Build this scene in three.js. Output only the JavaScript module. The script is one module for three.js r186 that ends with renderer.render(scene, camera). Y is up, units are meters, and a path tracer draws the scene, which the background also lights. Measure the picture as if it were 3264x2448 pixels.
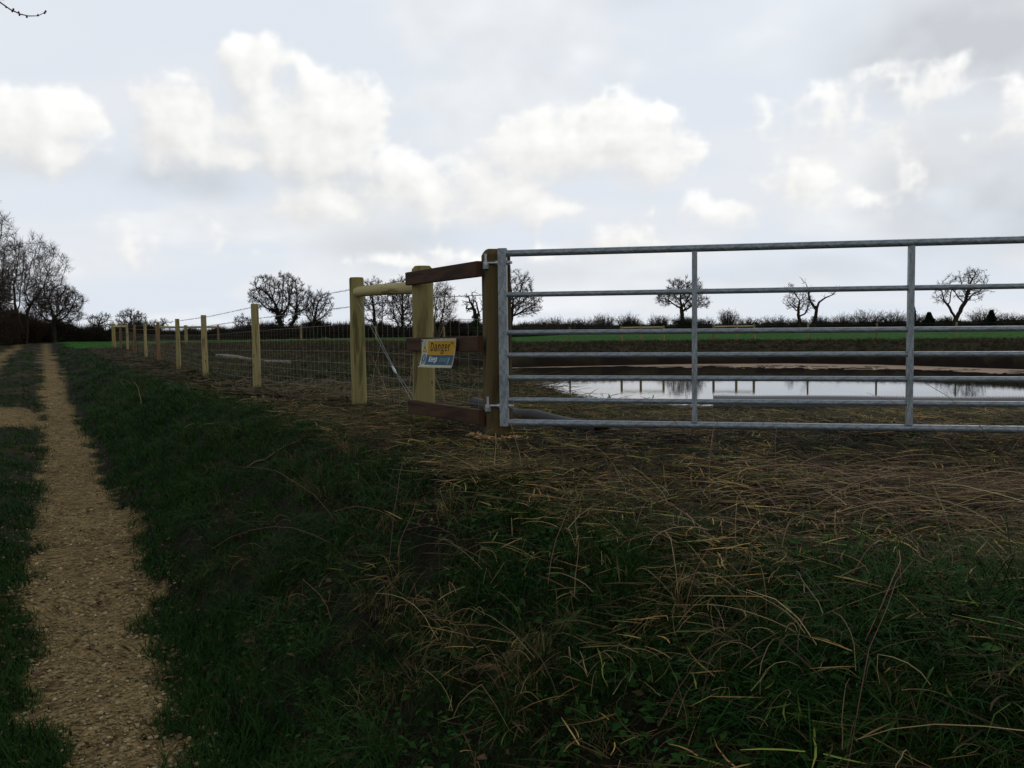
import * as THREE from 'three';
import { mergeGeometries } from 'three/addons/utils/BufferGeometryUtils.js';

// ------------------------------------------------------------------ camera, sky, sun, exposure
const DEG = Math.PI / 180;
const EYE = 1.55;
const scene = new THREE.Scene();
const camera = new THREE.PerspectiveCamera(46.8, 1024 / 768, 0.05, 4000);
camera.rotation.order = 'YXZ';
camera.position.set(0, EYE, 0);
camera.rotation.set(-3.63 * DEG, 0, -0.013);
const renderer = new THREE.WebGLRenderer({ antialias: true });
renderer.toneMapping = THREE.LinearToneMapping;
renderer.toneMappingExposure = 1.0;
renderer.shadowMap.enabled = true;

const SUN_AZ = 38 * DEG, SUN_EL = 40 * DEG;
const sunDir = new THREE.Vector3(Math.sin(SUN_AZ) * Math.cos(SUN_EL), Math.sin(SUN_EL), -Math.cos(SUN_AZ) * Math.cos(SUN_EL));
const sun = new THREE.DirectionalLight(new THREE.Color(1, 0.95, 0.86), 0.5);
sun.position.copy(sunDir).multiplyScalar(120);
sun.castShadow = true;
sun.shadow.radius = 22;
sun.shadow.mapSize.set(4096, 4096);
Object.assign(sun.shadow.camera, { left: -70, right: 70, top: 70, bottom: -70, near: 1, far: 400 });
scene.add(sun, sun.target);

// ------------------------------------------------------------------ random numbers and noise
function rngOf(a) {
  return () => { a = (a + 0x6d2b79f5) | 0; let t = Math.imul(a ^ (a >>> 15), 1 | a); t = (t + Math.imul(t ^ (t >>> 7), 61 | t)) ^ t; return ((t ^ (t >>> 14)) >>> 0) / 4294967296; };
}
const PERM = new Uint8Array(512), VALS = new Float32Array(256);
{ const r = rngOf(7); const p = [...Array(256).keys()]; for (let i = 255; i > 0; i--) { const j = (r() * (i + 1)) | 0; [p[i], p[j]] = [p[j], p[i]]; } for (let i = 0; i < 512; i++) PERM[i] = p[i & 255]; for (let i = 0; i < 256; i++) VALS[i] = r() * 2 - 1; }
function noise3(x, y, z) {
  const xi = Math.floor(x), yi = Math.floor(y), zi = Math.floor(z);
  let u = x - xi, v = y - yi, w = z - zi;
  u = u * u * (3 - 2 * u); v = v * v * (3 - 2 * v); w = w * w * (3 - 2 * w);
  const X = xi & 255, Y = yi & 255, Z = zi & 255, X1 = (X + 1) & 255, Y1 = (Y + 1) & 255, Z1 = (Z + 1) & 255;
  const a = PERM[PERM[X] + Y], b = PERM[PERM[X1] + Y], c = PERM[PERM[X] + Y1], d = PERM[PERM[X1] + Y1];
  const l = (p, q, t) => p + (q - p) * t;
  return l(l(l(VALS[PERM[a + Z]], VALS[PERM[b + Z]], u), l(VALS[PERM[c + Z]], VALS[PERM[d + Z]], u), v),
    l(l(VALS[PERM[a + Z1]], VALS[PERM[b + Z1]], u), l(VALS[PERM[c + Z1]], VALS[PERM[d + Z1]], u), v), w);
}
function fbm(x, y, z, oct) { let s = 0, a = 0.5, n = 0; for (let i = 0; i < oct; i++) { s += a * noise3(x, y, z); n += a; a *= 0.5; x = x * 2.03 + 17.1; y = y * 2.03 + 5.3; z = z * 2.03 + 9.7; } return s / n; }
function billow(X, Y, Z) { let q = 0, am = 0.5, n = 0, k = 17; for (let i = 0; i < 6; i++) { q += am * (1 - Math.abs(noise3(X * k + i * 9.1, Y * k * 1.15 + 3.3 * i, Z * k)) * 1.15); n += am; am *= 0.56; k *= 2.05; } return q / n; }
const n2 = (x, y, o = 3) => fbm(x, y, 3.7, o);
const clamp = (x, a = 0, b = 1) => (x < a ? a : x > b ? b : x);
const sst = (a, b, x) => { const t = clamp((x - a) / (b - a)); return t * t * (3 - 2 * t); };
const mix = (a, b, t) => a + (b - a) * t;

// ------------------------------------------------------------------ sky: air, a thin veil and cumulus, computed for every direction
{
  const W = 3072, H = 1536, data = new Float32Array(W * H * 4);
  // cumulus in view: azimuth, elevation, half width, half height (degrees)
  const puffs = [[-19.3, 11.8, 3.0, 2.3], [-16.6, 11.8, 2.6, 1.7], [-14.1, 13.2, 3.2, 2.5], [-10.9, 12.7, 2.9, 2.6], [-15.4, 15.5, 1.8, 1.6], [-16.4, 16.5, 1.2, 0.9], [-13.3, 10.9, 4.8, 1.8], [-28.1, 10.9, 3.6, 1.6], [-26.2, 11.6, 2.1, 1.3], [6.8, 11.4, 3.3, 2.1], [8.8, 10.5, 2.4, 1.8], [2.4, 10.7, 3.6, 2.4], [-3.0, 9.6, 2.7, 1.8], [-6.5, 9.3, 3.3, 2.1], [-0.0, 8.2, 4.5, 1.5], [18.6, 8.5, 2.6, 1.2, 0.8], [19.5, 12.0, 3.8, 1.6, 0.66], [24.5, 13.0, 3.6, 1.5, 0.62], [23.0, 10.2, 2.2, 1.4, 0.68], [29.2, 11.3, 1.9, 1.9, 0.66], [20.6, 7.2, 3.4, 1.2, 0.72], [24.8, 8.8, 1.0, 1.3, 0.7], [13, 6.5, 3.5, 1.2, 0.62], [-5, 4.6, 4.5, 1.2, 0.6], [6, 5.2, 5, 1.3, 0.66], [-22, 5.2, 5, 1.4, 0.55], [-11.7, 8.1, 2.7, 1.2]];
  const greys = [[-19.0, 8.9, 3.4, 1.0, 1.5], [-11.9, 9.8, 3.6, 0.9, 1.1], [27.8, 15.4, 6.0, 2.7, 1.9], [8.8, 19.6, 3.3, 0.7, 0.5], [-8.0, 6.0, 3.3, 1.2, 1.2], [28.0, 7.4, 3.9, 2.9, 1.8], [18.3, 3.1, 3.6, 0.5, 0.8], [-28.1, 9.5, 3.9, 0.7, 0.6], [14.5, 2.9, 6.0, 0.4, 0.6], [3, 3.4, 4, 0.9, 0.5]];
  const r = rngOf(91);
  for (let k = 0; k < 120; k++) {           // the same kind of clouds all the way round
    const az = 36 + r() * 288, el = 6 + r() * r() * 46, m = 1.4 + r() * 2.4 + el * 0.06;
    for (let j = 0; j < 4; j++) puffs.push([az + (r() - 0.5) * m * 3.2, el + (r() - 0.4) * m * 0.9, m * (0.6 + r() * 0.7), m * (0.45 + r() * 0.35)]);
    greys.push([az + (r() - 0.5) * m, el - m * 0.8, m * 1.4, m * 0.4, 0.5 + r() * 0.6]);
  }
  const bins = (list) => { const b = Array.from({ length: 72 }, () => []); for (const p of list) { const reach = p[2] * 1.9 / Math.max(0.35, Math.cos((p[1] + p[3] * 2) * DEG)) + 3; for (let q = Math.floor((p[0] - reach) / 5); q <= Math.floor((p[0] + reach) / 5); q++) { const w = ((q % 72) + 72) % 72; if (!b[w].includes(p)) b[w].push(p); } } return b; };
  const pb = bins(puffs), gb = bins(greys);
  const near = (list, az, el, soft) => { let s = 0; const c = Math.cos(el * DEG); for (const p of list) { let da = az - p[0]; da -= 360 * Math.round(da / 360); da *= c / Math.max(0.3, Math.cos(p[1] * DEG)); const dx = da / p[2], dy = (el - p[1]) / p[3]; const q = dx * dx + dy * dy; if (q < 4) { const f = (1 - q / 4); s = Math.max(s, (p[4] || 1) * (soft ? f * f : f)); } } return s; };
  for (let j = 0; j < H; j++) {
    const el = ((j + 0.5) / H) * 180 - 90;
    for (let i = 0; i < W; i++) {
      const k = (j * W + i) * 4;
      if (el < -1) { data[k] = 0.07; data[k + 1] = 0.07; data[k + 2] = 0.06; data[k + 3] = 1; continue; }
      const az = 90 + ((i + 0.5) / W) * 360 - 180;          // from the camera's forward axis, clockwise
      const azn = az - 360 * Math.round(az / 360);
      const e = Math.max(el, 0) * DEG, a = azn * DEG;
      const X = Math.sin(a) * Math.cos(e), Y = Math.sin(e), Z = Math.cos(a) * Math.cos(e);
      const cosSun = X * sunDir.x + Y * sunDir.y - Z * sunDir.z;
      // air: pale at the horizon, deeper overhead
      const up = sst(18, 75, el);
      let R = mix(0.745, 0.17, up), G = mix(0.80, 0.23, up), B = mix(0.875, 0.37, up);
      // a veil of thin high cloud in streaks
      const px = X / (Y + 0.16), pz = Z / (Y + 0.16);
      const veil = sst(-0.35, 0.5, fbm(px * 0.9, 1.3, pz * 2.6, 5));
      const vb = mix(0.86, 0.42, up);
      R = mix(R, vb, veil * 0.5); G = mix(G, vb * 1.005, veil * 0.5); B = mix(B, vb * 1.03, veil * 0.5);
      // low layered cloud
      const wx = fbm(X * 7, Y * 9, Z * 7, 4), wy = fbm(X * 7 + 40, Y * 9, Z * 7, 4);
      const fine = fbm(X * 26, Y * 32, Z * 26, 5), mid = fbm(X * 11, Y * 15, Z * 11, 4);
      const tiny = fbm(X * 70, Y * 80, Z * 70, 3);
      const low = fbm(px * 1.5 + wx * 0.4, 8.1, pz * 1.5 + wy * 0.4, 5);
      const lowC = sst(-0.08, 0.4, low + 0.3 * mid);
      const lb = mix(0.88, 0.34, sst(20, 70, el)) + 0.14 * fine + 0.12 * mid;
      R = mix(R, lb, lowC * 0.55); G = mix(G, lb * 1.005, lowC * 0.55); B = mix(B, lb * 1.01, lowC * 0.55);
      // grey cloud bases
      const g = near(gb[((Math.floor(azn / 5) % 72) + 72) % 72], azn + wx * 2.2, el + wy * 1.2 + fine * 0.3, true) * (0.75 + 0.9 * mid + 0.35 * fine);
      const gq = clamp(g, 0, 1.6) * 0.5;
      const gl = mix(0.55, 0.30, sst(14, 55, el));
      R = mix(R, gl * 0.95, gq); G = mix(G, gl * 1.0, gq); B = mix(B, gl * 1.07, gq);
      // cumulus heads: billowed edges, crisp towards the sun, soft and greyer away from it
      const bin = pb[((Math.floor(azn / 5) % 72) + 72) % 72];
      const D0 = near(bin, azn + wx * 1.5, el + wy * 1.1, false) + (billow(X, Y, Z) - 0.60) * 0.8 + 0.16 * mid;
      const a2 = (azn + 0.75) * DEG, e2 = (el + 0.95) * DEG, c2 = Math.cos(e2);
      const D1 = near(bin, azn + 0.75 + wx * 1.5, el + 0.95 + wy * 1.1, false) + (billow(Math.sin(a2) * c2, Math.sin(e2), Math.cos(a2) * c2) - 0.60) * 0.8 + 0.16 * mid;
      const edge = clamp(0.5 + 2.2 * (D0 - D1));
      const c = sst(0.46, mix(1.12, 0.76, edge), D0) * 0.93;
      const lit = clamp(0.42 + 1.15 * (D0 - D1) + 0.25 * mid);
      const far = mix(1, 0.72, sst(20, 60, el));
      const cl = mix(0.74, 1.03, lit) * far * (0.9 + 0.14 * sst(-0.4, 0.9, cosSun));
      R = mix(R, cl, c); G = mix(G, cl * 0.998, c); B = mix(B, cl * 0.98, c);
      // brightness round the hidden sun
      const glow = 0.35 * Math.pow(clamp(cosSun), 24);
      data[k] = R + glow; data[k + 1] = G + glow; data[k + 2] = B + glow * 0.95; data[k + 3] = 1;
    }
  }
  const sky = new THREE.DataTexture(data, W, H, THREE.RGBAFormat, THREE.FloatType);
  sky.mapping = THREE.EquirectangularReflectionMapping;
  sky.magFilter = sky.minFilter = THREE.LinearFilter;
  sky.colorSpace = THREE.LinearSRGBColorSpace;
  sky.needsUpdate = true;
  scene.background = sky;
  scene.environment = sky;
}

// ------------------------------------------------------------------ helpers
const matt = (o, sp = 0.12) => new THREE.MeshPhysicalMaterial({ roughness: 1, specularIntensity: sp, ...o });
const rgb = (r, g, b) => new THREE.Color().setRGB(r, g, b);
const P3 = (x, y, d) => new THREE.Vector3(x, y, -d);          // d: metres ahead of the camera
const usedNames = new Map();
function numbered(name) { const k = usedNames.get(name) || 0; usedNames.set(name, k + 1); return k ? `${name}_${String(k).padStart(3, '0')}` : name; }
function tag(o, label, category, group, kind) { o.userData.label = label; o.userData.category = category; if (group) o.userData.group = group; if (kind) o.userData.kind = kind; return o; }
function thing(name, label, category, pos = [0, 0, 0], group) { const o = new THREE.Group(); o.name = numbered(name); o.position.set(pos[0], pos[1], pos[2]); scene.add(o); return tag(o, label, category, group); }
function part(name, geo, mat, parent) { const m = new THREE.Mesh(geo, mat); m.name = name; (parent || scene).add(m); return m; }
function top(name, geo, mat) { return part(numbered(name), geo, mat, scene); }

class MB {
  constructor() { this.p = []; this.n = []; this.u = []; this.c = []; this.i = []; }
  vert(p, n, u, v, c) { this.p.push(p.x, p.y, p.z); this.n.push(n.x, n.y, n.z); this.u.push(u, v); if (c) this.c.push(c[0], c[1], c[2]); return this.p.length / 3 - 1; }
  tube(pts, rad, sides = 6, cap = false, c = null, vs = 1) {
    const m = pts.length, t = new THREE.Vector3(), a = new THREE.Vector3(), b = new THREE.Vector3();
    t.subVectors(pts[1], pts[0]).normalize();
    a.set(Math.abs(t.y) > 0.9 ? 1 : 0, Math.abs(t.y) > 0.9 ? 0 : 1, 0).cross(t).normalize();
    let along = 0; const s0 = this.p.length / 3; const nn = new THREE.Vector3(), q = new THREE.Vector3();
    for (let k = 0; k < m; k++) {
      t.subVectors(pts[Math.min(k + 1, m - 1)], pts[Math.max(k - 1, 0)]).normalize();
      a.addScaledVector(t, -a.dot(t)).normalize(); b.crossVectors(t, a);
      if (k) along += pts[k].distanceTo(pts[k - 1]);
      const R = Array.isArray(rad) ? rad[k] : rad;
      for (let j = 0; j <= sides; j++) { const f = (j / sides) * 2 * Math.PI; nn.copy(a).multiplyScalar(Math.cos(f)).addScaledVector(b, Math.sin(f)); q.copy(pts[k]).addScaledVector(nn, R); this.vert(q, nn, j / sides, along * vs, c); }
    }
    for (let k = 0; k < m - 1; k++) for (let j = 0; j < sides; j++) { const x = s0 + k * (sides + 1) + j, y = x + sides + 1; this.i.push(x, x + 1, y, x + 1, y + 1, y); }
    if (cap) for (const k of [0, m - 1]) {
      t.subVectors(pts[Math.min(k + 1, m - 1)], pts[Math.max(k - 1, 0)]).normalize(); if (!k) t.negate();
      const o = this.vert(pts[k], t, 0.5, 0.5, c), f = s0 + k * (sides + 1), ring = [];
      for (let j = 0; j <= sides; j++) ring.push(this.vert(q.set(this.p[(f + j) * 3], this.p[(f + j) * 3 + 1], this.p[(f + j) * 3 + 2]), t, 0.5, 0.5, c));
      for (let j = 0; j < sides; j++) k ? this.i.push(o, ring[j], ring[j + 1]) : this.i.push(o, ring[j + 1], ring[j]);
    }
    return this;
  }
  ribbon(pts, wid, side, c = null) {
    const m = pts.length, s0 = this.p.length / 3, t = new THREE.Vector3(), n = new THREE.Vector3(), q = new THREE.Vector3();
    for (let k = 0; k < m; k++) {
      t.subVectors(pts[Math.min(k + 1, m - 1)], pts[Math.max(k - 1, 0)]).normalize(); n.crossVectors(side, t).normalize();
      const w = Array.isArray(wid) ? wid[k] : wid;
      this.vert(q.copy(pts[k]).addScaledVector(side, -w / 2), n, 0, k / (m - 1), c); this.vert(q.copy(pts[k]).addScaledVector(side, w / 2), n, 1, k / (m - 1), c);
    }
    for (let k = 0; k < m - 1; k++) { const x = s0 + k * 2; this.i.push(x, x + 1, x + 2, x + 1, x + 3, x + 2); }
    return this;
  }
  tri(a, b, d, c = null) { const n = new THREE.Vector3().subVectors(b, a).cross(new THREE.Vector3().subVectors(d, a)).normalize(); this.i.push(this.vert(a, n, 0, 0, c), this.vert(b, n, 1, 0, c), this.vert(d, n, 0, 1, c)); return this; }
  geo() {
    const g = new THREE.BufferGeometry();
    g.setAttribute('position', new THREE.Float32BufferAttribute(this.p, 3)); g.setAttribute('normal', new THREE.Float32BufferAttribute(this.n, 3)); g.setAttribute('uv', new THREE.Float32BufferAttribute(this.u, 2));
    if (this.c.length) g.setAttribute('color', new THREE.Float32BufferAttribute(this.c, 3));
    g.setIndex(this.i); return g;
  }
}
function dataTex(w, h, fn, srgb = true, rep = [1, 1]) {
  const d = new Uint8Array(w * h * 4);
  for (let j = 0; j < h; j++) for (let i = 0; i < w; i++) { const c = fn(i / w, j / h), k = (j * w + i) * 4; d[k] = clamp(c[0]) * 255; d[k + 1] = clamp(c[1]) * 255; d[k + 2] = clamp(c[2]) * 255; d[k + 3] = 255; }
  const t = new THREE.DataTexture(d, w, h); t.wrapS = t.wrapT = THREE.RepeatWrapping; t.magFilter = THREE.LinearFilter; t.minFilter = THREE.LinearMipmapLinearFilter; if (srgb) t.colorSpace = THREE.SRGBColorSpace; t.repeat.set(...rep); t.needsUpdate = true; return t;
}
// noise that tiles in u and v
const tn = (u, v, fu, fv, z, o = 4) => { const a = u * 2 * Math.PI, b = v * 2 * Math.PI; let s = 0, am = 0.5, n = 0, k = 1; for (let i = 0; i < o; i++) { s += am * noise3(Math.cos(a) * fu * k / 6.28 + z + i * 7, Math.sin(a) * fu * k / 6.28 + Math.cos(b) * fv * k / 6.28 + 3.1 * i, Math.sin(b) * fv * k / 6.28 + z * 2); n += am; am *= 0.55; k *= 2; } return s / n; };
const s2 = (l) => (l <= 0.0031308 ? 12.92 * l : 1.055 * Math.pow(l, 1 / 2.4) - 0.055);
const lin = (r, g, b) => [s2(r), s2(g), s2(b)];

// ------------------------------------------------------------------ the lie of the land
const TU = [-0.468, 0.8837], TN = [0.8837, 0.468];
const sOf = (x, d) => (x - 0.26) * TN[0] + d * TN[1];
const lOf = (x, d) => (x - 0.26) * TU[0] + d * TU[1];
const fencePosts = [[-0.686, 6.908], [-1.477, 8.554], [-3.538, 12.295], [-5.70, 16.5], [-7.916, 21.09], [-10.66, 26.83], [-12.97, 31.5], [-15.3, 36.1], [-17.5, 40.5], [-19.0, 43.2], [-20.37, 45.53]];
const fenceX = (d) => { const f = [[-0.107, 5.72], ...fencePosts]; if (d <= f[0][1]) return f[0][0] + (f[0][1] - d) * 0.49; for (let i = 1; i < f.length; i++) if (d <= f[i][1]) { const t = (d - f[i - 1][1]) / (f[i][1] - f[i - 1][1]); return mix(f[i - 1][0], f[i][0], t); } return f[f.length - 1][0] - (d - 45.53) * 0.1; };
const gateD = (x) => 5.66 - 0.2128 * (x + 0.05);
const insideFence = (x, d) => (d > 5.72 ? x > fenceX(d) : x > -0.1 && d > gateD(x));
const farFence = [[-20.37, 45.53], [-20.6, 48.6], [-20.9, 52.4], [-19.62, 53.6], [-18.0, 54.6], [-14.5, 61.3], [-9.75, 64], [-4.88, 64.6], [4.2, 64], [7.9, 63.8], [9.25, 63.6], [10.85, 63.4], [14.2, 62.4], [15.7, 62.0], [16.85, 61.7], [19.9, 59.6], [23.65, 57.5], [28.0, 55.9], [33, 53.5], [38, 50]];
const farD = (x) => { if (x <= -20.6) return 50 + (x + 20.6) * -0.2; for (let i = 3; i < farFence.length; i++) if (x <= farFence[i][0]) { const a = farFence[i - 1], b = farFence[i]; return a[1] + (b[1] - a[1]) * clamp((x - a[0]) / (b[0] - a[0] || 1)); } return 50 - (x - 38) * 0.8; };
const YW = -0.86;
const pond = [[3.8, 13.6], [2.1, 15.3], [0.4, 19], [-2.2, 24], [-4.6, 32], [-5.9, 40], [-6.2, 46], [-4.3, 51.4], [-1.8, 53.6], [5.5, 54.7], [11.5, 55.4], [17, 54.5], [21.2, 51.2], [25.6, 44.3], [32, 38], [37, 29], [36, 17], [28, 12.2], [15, 11.8], [8, 12.5]];
function pondDist(x, d) {
  let best = 1e9, inside = false;
  for (let i = 0, j = pond.length - 1; i < pond.length; j = i++) {
    const [ax, ay] = pond[j], [bx, by] = pond[i], ex = bx - ax, ey = by - ay;
    const t = clamp(((x - ax) * ex + (d - ay) * ey) / (ex * ex + ey * ey)), qx = ax + ex * t - x, qy = ay + ey * t - d;
    best = Math.min(best, qx * qx + qy * qy);
    if ((ay > d) !== (by > d) && x < ((bx - ax) * (d - ay)) / (by - ay) + ax) inside = !inside;
  }
  return inside ? -Math.sqrt(best) : Math.sqrt(best);
}
function landH(x, d) {
  const s = sOf(x, d), l = lOf(x, d);
  const A = 0.36 + 0.40 * sst(4, -20, x);
  const field = mix(A, 0.12, sst(65, 150, d));
  let T = 0.58 * sst(8, 48, l);
  let V = mix(0.80, 0.66, sst(8, 18, l)); V = mix(V, 0.80, sst(36, 48, l));
  V = mix(V, A, sst(38, 56, d) * sst(2.2, 6, s));
  V -= 0.40 * clamp((d - 6.2) / 5.2) * sst(-0.2, 1.6, x) * (1 - sst(30, 40, d));
  let y;
  if (s > 0.35) y = mix(T, V, sst(0.28, 1.75, s) * 0.6 + 0.4 * Math.min(1, Math.pow(clamp((s - 0.35) / 1.15), 0.8)));
  else y = T + 0.07 * sst(-0.35, -0.7, s) * sst(-1.4, -1.0, s) + 0.16 * sst(-2.2, -3.4, s);
  y = mix(y, field, Math.max(sst(60, 100, d), sst(66, 70, d) * sst(-16, -10, x)));
  // the pond's basin
  if (d > 6 && d < 75 && x > -22) {
    const pd = pondDist(x, d);
    if (pd < 14) {
      const k2 = mix(0.62, 0.17, sst(16, 42, d));
      const bank = pd < 0 ? YW + 0.5 * pd : YW + Math.min(0.55, pd * 1.1) + k2 * Math.max(0, pd - 0.45);
      const q = 0.18; const h = clamp(0.5 + (bank - y) / (2 * q)); y = mix(bank, y, h) - q * h * (1 - h);
    }
  }
  return y;
}
function H(x, d) {
  const s = sOf(x, d), r = Math.hypot(x, d);
  let y = landH(x, d);
  if (r < 90) {
    const rough = s > 0.4 ? 0.055 : 0.016;
    y += (rough * n2(x * 1.9, d * 1.9, 3) + rough * 0.5 * n2(x * 6, d * 6, 2)) * (1 - sst(40, 90, r));
  }
  return y;
}
function gravelMask(x, d) {
  const s = sOf(x, d), l = lOf(x, d);
  const w = n2(x * 1.1 + 9, d * 1.1, 4) * 0.22 + n2(x * 5, d * 5, 2) * 0.1;
  const a = 0.31 - 0.07 * sst(7, 3, l) + w - Math.abs(s + 0.07 * sst(7, 3, l) - 0.0 + 0.08 * n2(l * 0.15, 4.4, 2)) - 0.06 * sst(12, 30, l);
  const b = 0.28 + w - Math.abs(s + 1.75);
  const c = 0.7 + w * 2.2 - Math.hypot((l - 17.5) / 2.6, (s + 0.95) / 1.3);
  return Math.max(a, b, c * 0.6, s < 0 && s > -1.6 && l > 4 && l < 16 ? w * 1.3 - 0.17 : -1);
}
const isField = (x, d) => { const s = sOf(x, d), l = lOf(x, d); if (x > -20.5) return d > farD(x) + 1.2; return s > 1.2 && l > 50; };

// ------------------------------------------------------------------ ground sheet, split into ground, gravel track and crop field
const grain = dataTex(512, 512, (u, v) => { const f = 0.62 + 0.55 * tn(u, v, 40, 40, 2, 4) + 0.25 * tn(u, v, 6, 6, 9, 3); return [f, f * 0.97, f * 0.92]; }, false);
const matGround = matt({ vertexColors: true, map: grain, bumpMap: grain, bumpScale: 0.02 });
const stoneTex = dataTex(512, 512, (u, v) => { const a = tn(u, v, 60, 60, 4, 3), b = tn(u, v, 22, 22, 7, 3); const f = 0.6 + 0.8 * a + 0.4 * b; return [f, f * (0.95 + 0.1 * b), f * (0.88 + 0.2 * a)]; }, false);
const matGravel = matt({ vertexColors: true, map: stoneTex, bumpMap: stoneTex, bumpScale: 0.02 });
const fieldTex = dataTex(512, 512, (u, v) => { const f = 0.75 + 0.5 * tn(u, v, 50, 18, 5, 4) + 0.3 * tn(u, v, 8, 8, 1, 3); return [f * (1 + 0.25 * tn(u, v, 12, 12, 14, 3)), f, f * 0.9]; }, false);
const matField = matt({ vertexColors: true, map: fieldTex, bumpMap: fieldTex, bumpScale: 0.06 });
{
  const az = []; for (let a = -180; a < -46; a += 4) az.push(a); for (let a = -46; a < 46; a += 0.36) az.push(a); for (let a = 46; a <= 180; a += 4) az.push(a);
  az[az.length - 1] = 180;
  const rad = [0.02]; for (let r = 0.5; r < 2600; r *= r < 90 ? 1.0165 : 1.05) rad.push(r);
  const nA = az.length, nR = rad.length, pos = new Float32Array(nA * nR * 3), uv = new Float32Array(nA * nR * 2), col = new Float32Array(nA * nR * 3);
  const zone = new Uint8Array(nA * nR);
  for (let j = 0; j < nR; j++) for (let i = 0; i < nA; i++) {
    const x = rad[j] * Math.sin(az[i] * DEG), d = rad[j] * Math.cos(az[i] * DEG), k = j * nA + i;
    pos[k * 3] = x; pos[k * 3 + 1] = H(x, d); pos[k * 3 + 2] = -d; uv[k * 2] = x / 1.3; uv[k * 2 + 1] = d / 1.3;
    const s = sOf(x, d), g = gravelMask(x, d), f = isField(x, d);
    const m = n2(x * 0.8 + 3, d * 0.8, 4), m2 = n2(x * 3.1, d * 3.1 + 8, 3);
    let c;
    if (f) { zone[k] = 2; const q = 0.95 + 0.25 * n2(x * 0.13, d * 0.13, 3); c = [0.024 * q, 0.110 * q, 0.008 * q]; uv[k * 2] = x / 7; uv[k * 2 + 1] = d / 7; }
    else if (g > 0) { zone[k] = 1; const q = 1 + 0.35 * m + 0.35 * m2; c = [0.225 * q, 0.165 * q, 0.074 * q]; }
    else if (s < 0.3) { const q = 1 + 0.4 * m2; c = m > 0.1 ? [0.05 * q, 0.036 * q, 0.018 * q] : [0.018 * q, 0.02 * q, 0.009 * q]; }
    else if (insideFence(x, d)) {
      const pd = pondDist(x, d), q = 1 + 0.5 * m2;   // wet bare soil at the waterline, dead growth above it
      c = pd < 0.75 + 0.3 * m ? [0.013 * q, 0.009 * q, 0.006 * q] : m > 0.05 ? [0.055 * q, 0.036 * q, 0.02 * q] : [0.034 * q, 0.029 * q, 0.014 * q];
    } else { const q = 1 + 0.4 * m2; c = s > 1.6 && m > -0.1 ? [0.040 * q, 0.026 * q, 0.014 * q] : [0.016 * q, 0.014 * q, 0.008 * q]; }
    col[k * 3] = c[0]; col[k * 3 + 1] = c[1]; col[k * 3 + 2] = c[2];
  }
  const idx = [[], [], []];
  for (let j = 0; j < nR - 1; j++) for (let i = 0; i < nA - 1; i++) {
    const a = j * nA + i, b = a + 1, c = a + nA, e = c + 1;
    for (const t of [[a, b, c], [b, e, c]]) { const z = [zone[t[0]], zone[t[1]], zone[t[2]]].sort(); idx[z[1]].push(t[0], t[1], t[2]); }
  }
  const full = new THREE.BufferGeometry();
  full.setAttribute('position', new THREE.BufferAttribute(pos, 3)); full.setIndex(idx.flat()); full.computeVertexNormals();
  const names = [['ground', matGround], ['gravel_track', matGravel], ['crop_field', matField]];
  const labels = ['rough verge and pond bank ground around the fence', 'pale gravel wheel track worn along the lane', 'green young crop field beyond the pond fence'];
  names.forEach(([name, mat], z) => {
    const g = new THREE.BufferGeometry(), map = new Int32Array(nA * nR).fill(-1), p = [], n = [], u = [], c = [], id = [];
    const N = full.attributes.normal.array;
    for (const v of idx[z]) { if (map[v] < 0) { map[v] = p.length / 3; p.push(pos[v * 3], pos[v * 3 + 1], pos[v * 3 + 2]); n.push(N[v * 3], N[v * 3 + 1], N[v * 3 + 2]); u.push(uv[v * 2], uv[v * 2 + 1]); c.push(col[v * 3], col[v * 3 + 1], col[v * 3 + 2]); } id.push(map[v]); }
    g.setAttribute('position', new THREE.Float32BufferAttribute(p, 3)); g.setAttribute('normal', new THREE.Float32BufferAttribute(n, 3)); g.setAttribute('uv', new THREE.Float32BufferAttribute(u, 2)); g.setAttribute('color', new THREE.Float32BufferAttribute(c, 3)); g.setIndex(id);
    tag(top(name, g, mat), labels[z], name.split('_').pop(), null, 'structure');
  });
}

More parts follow.
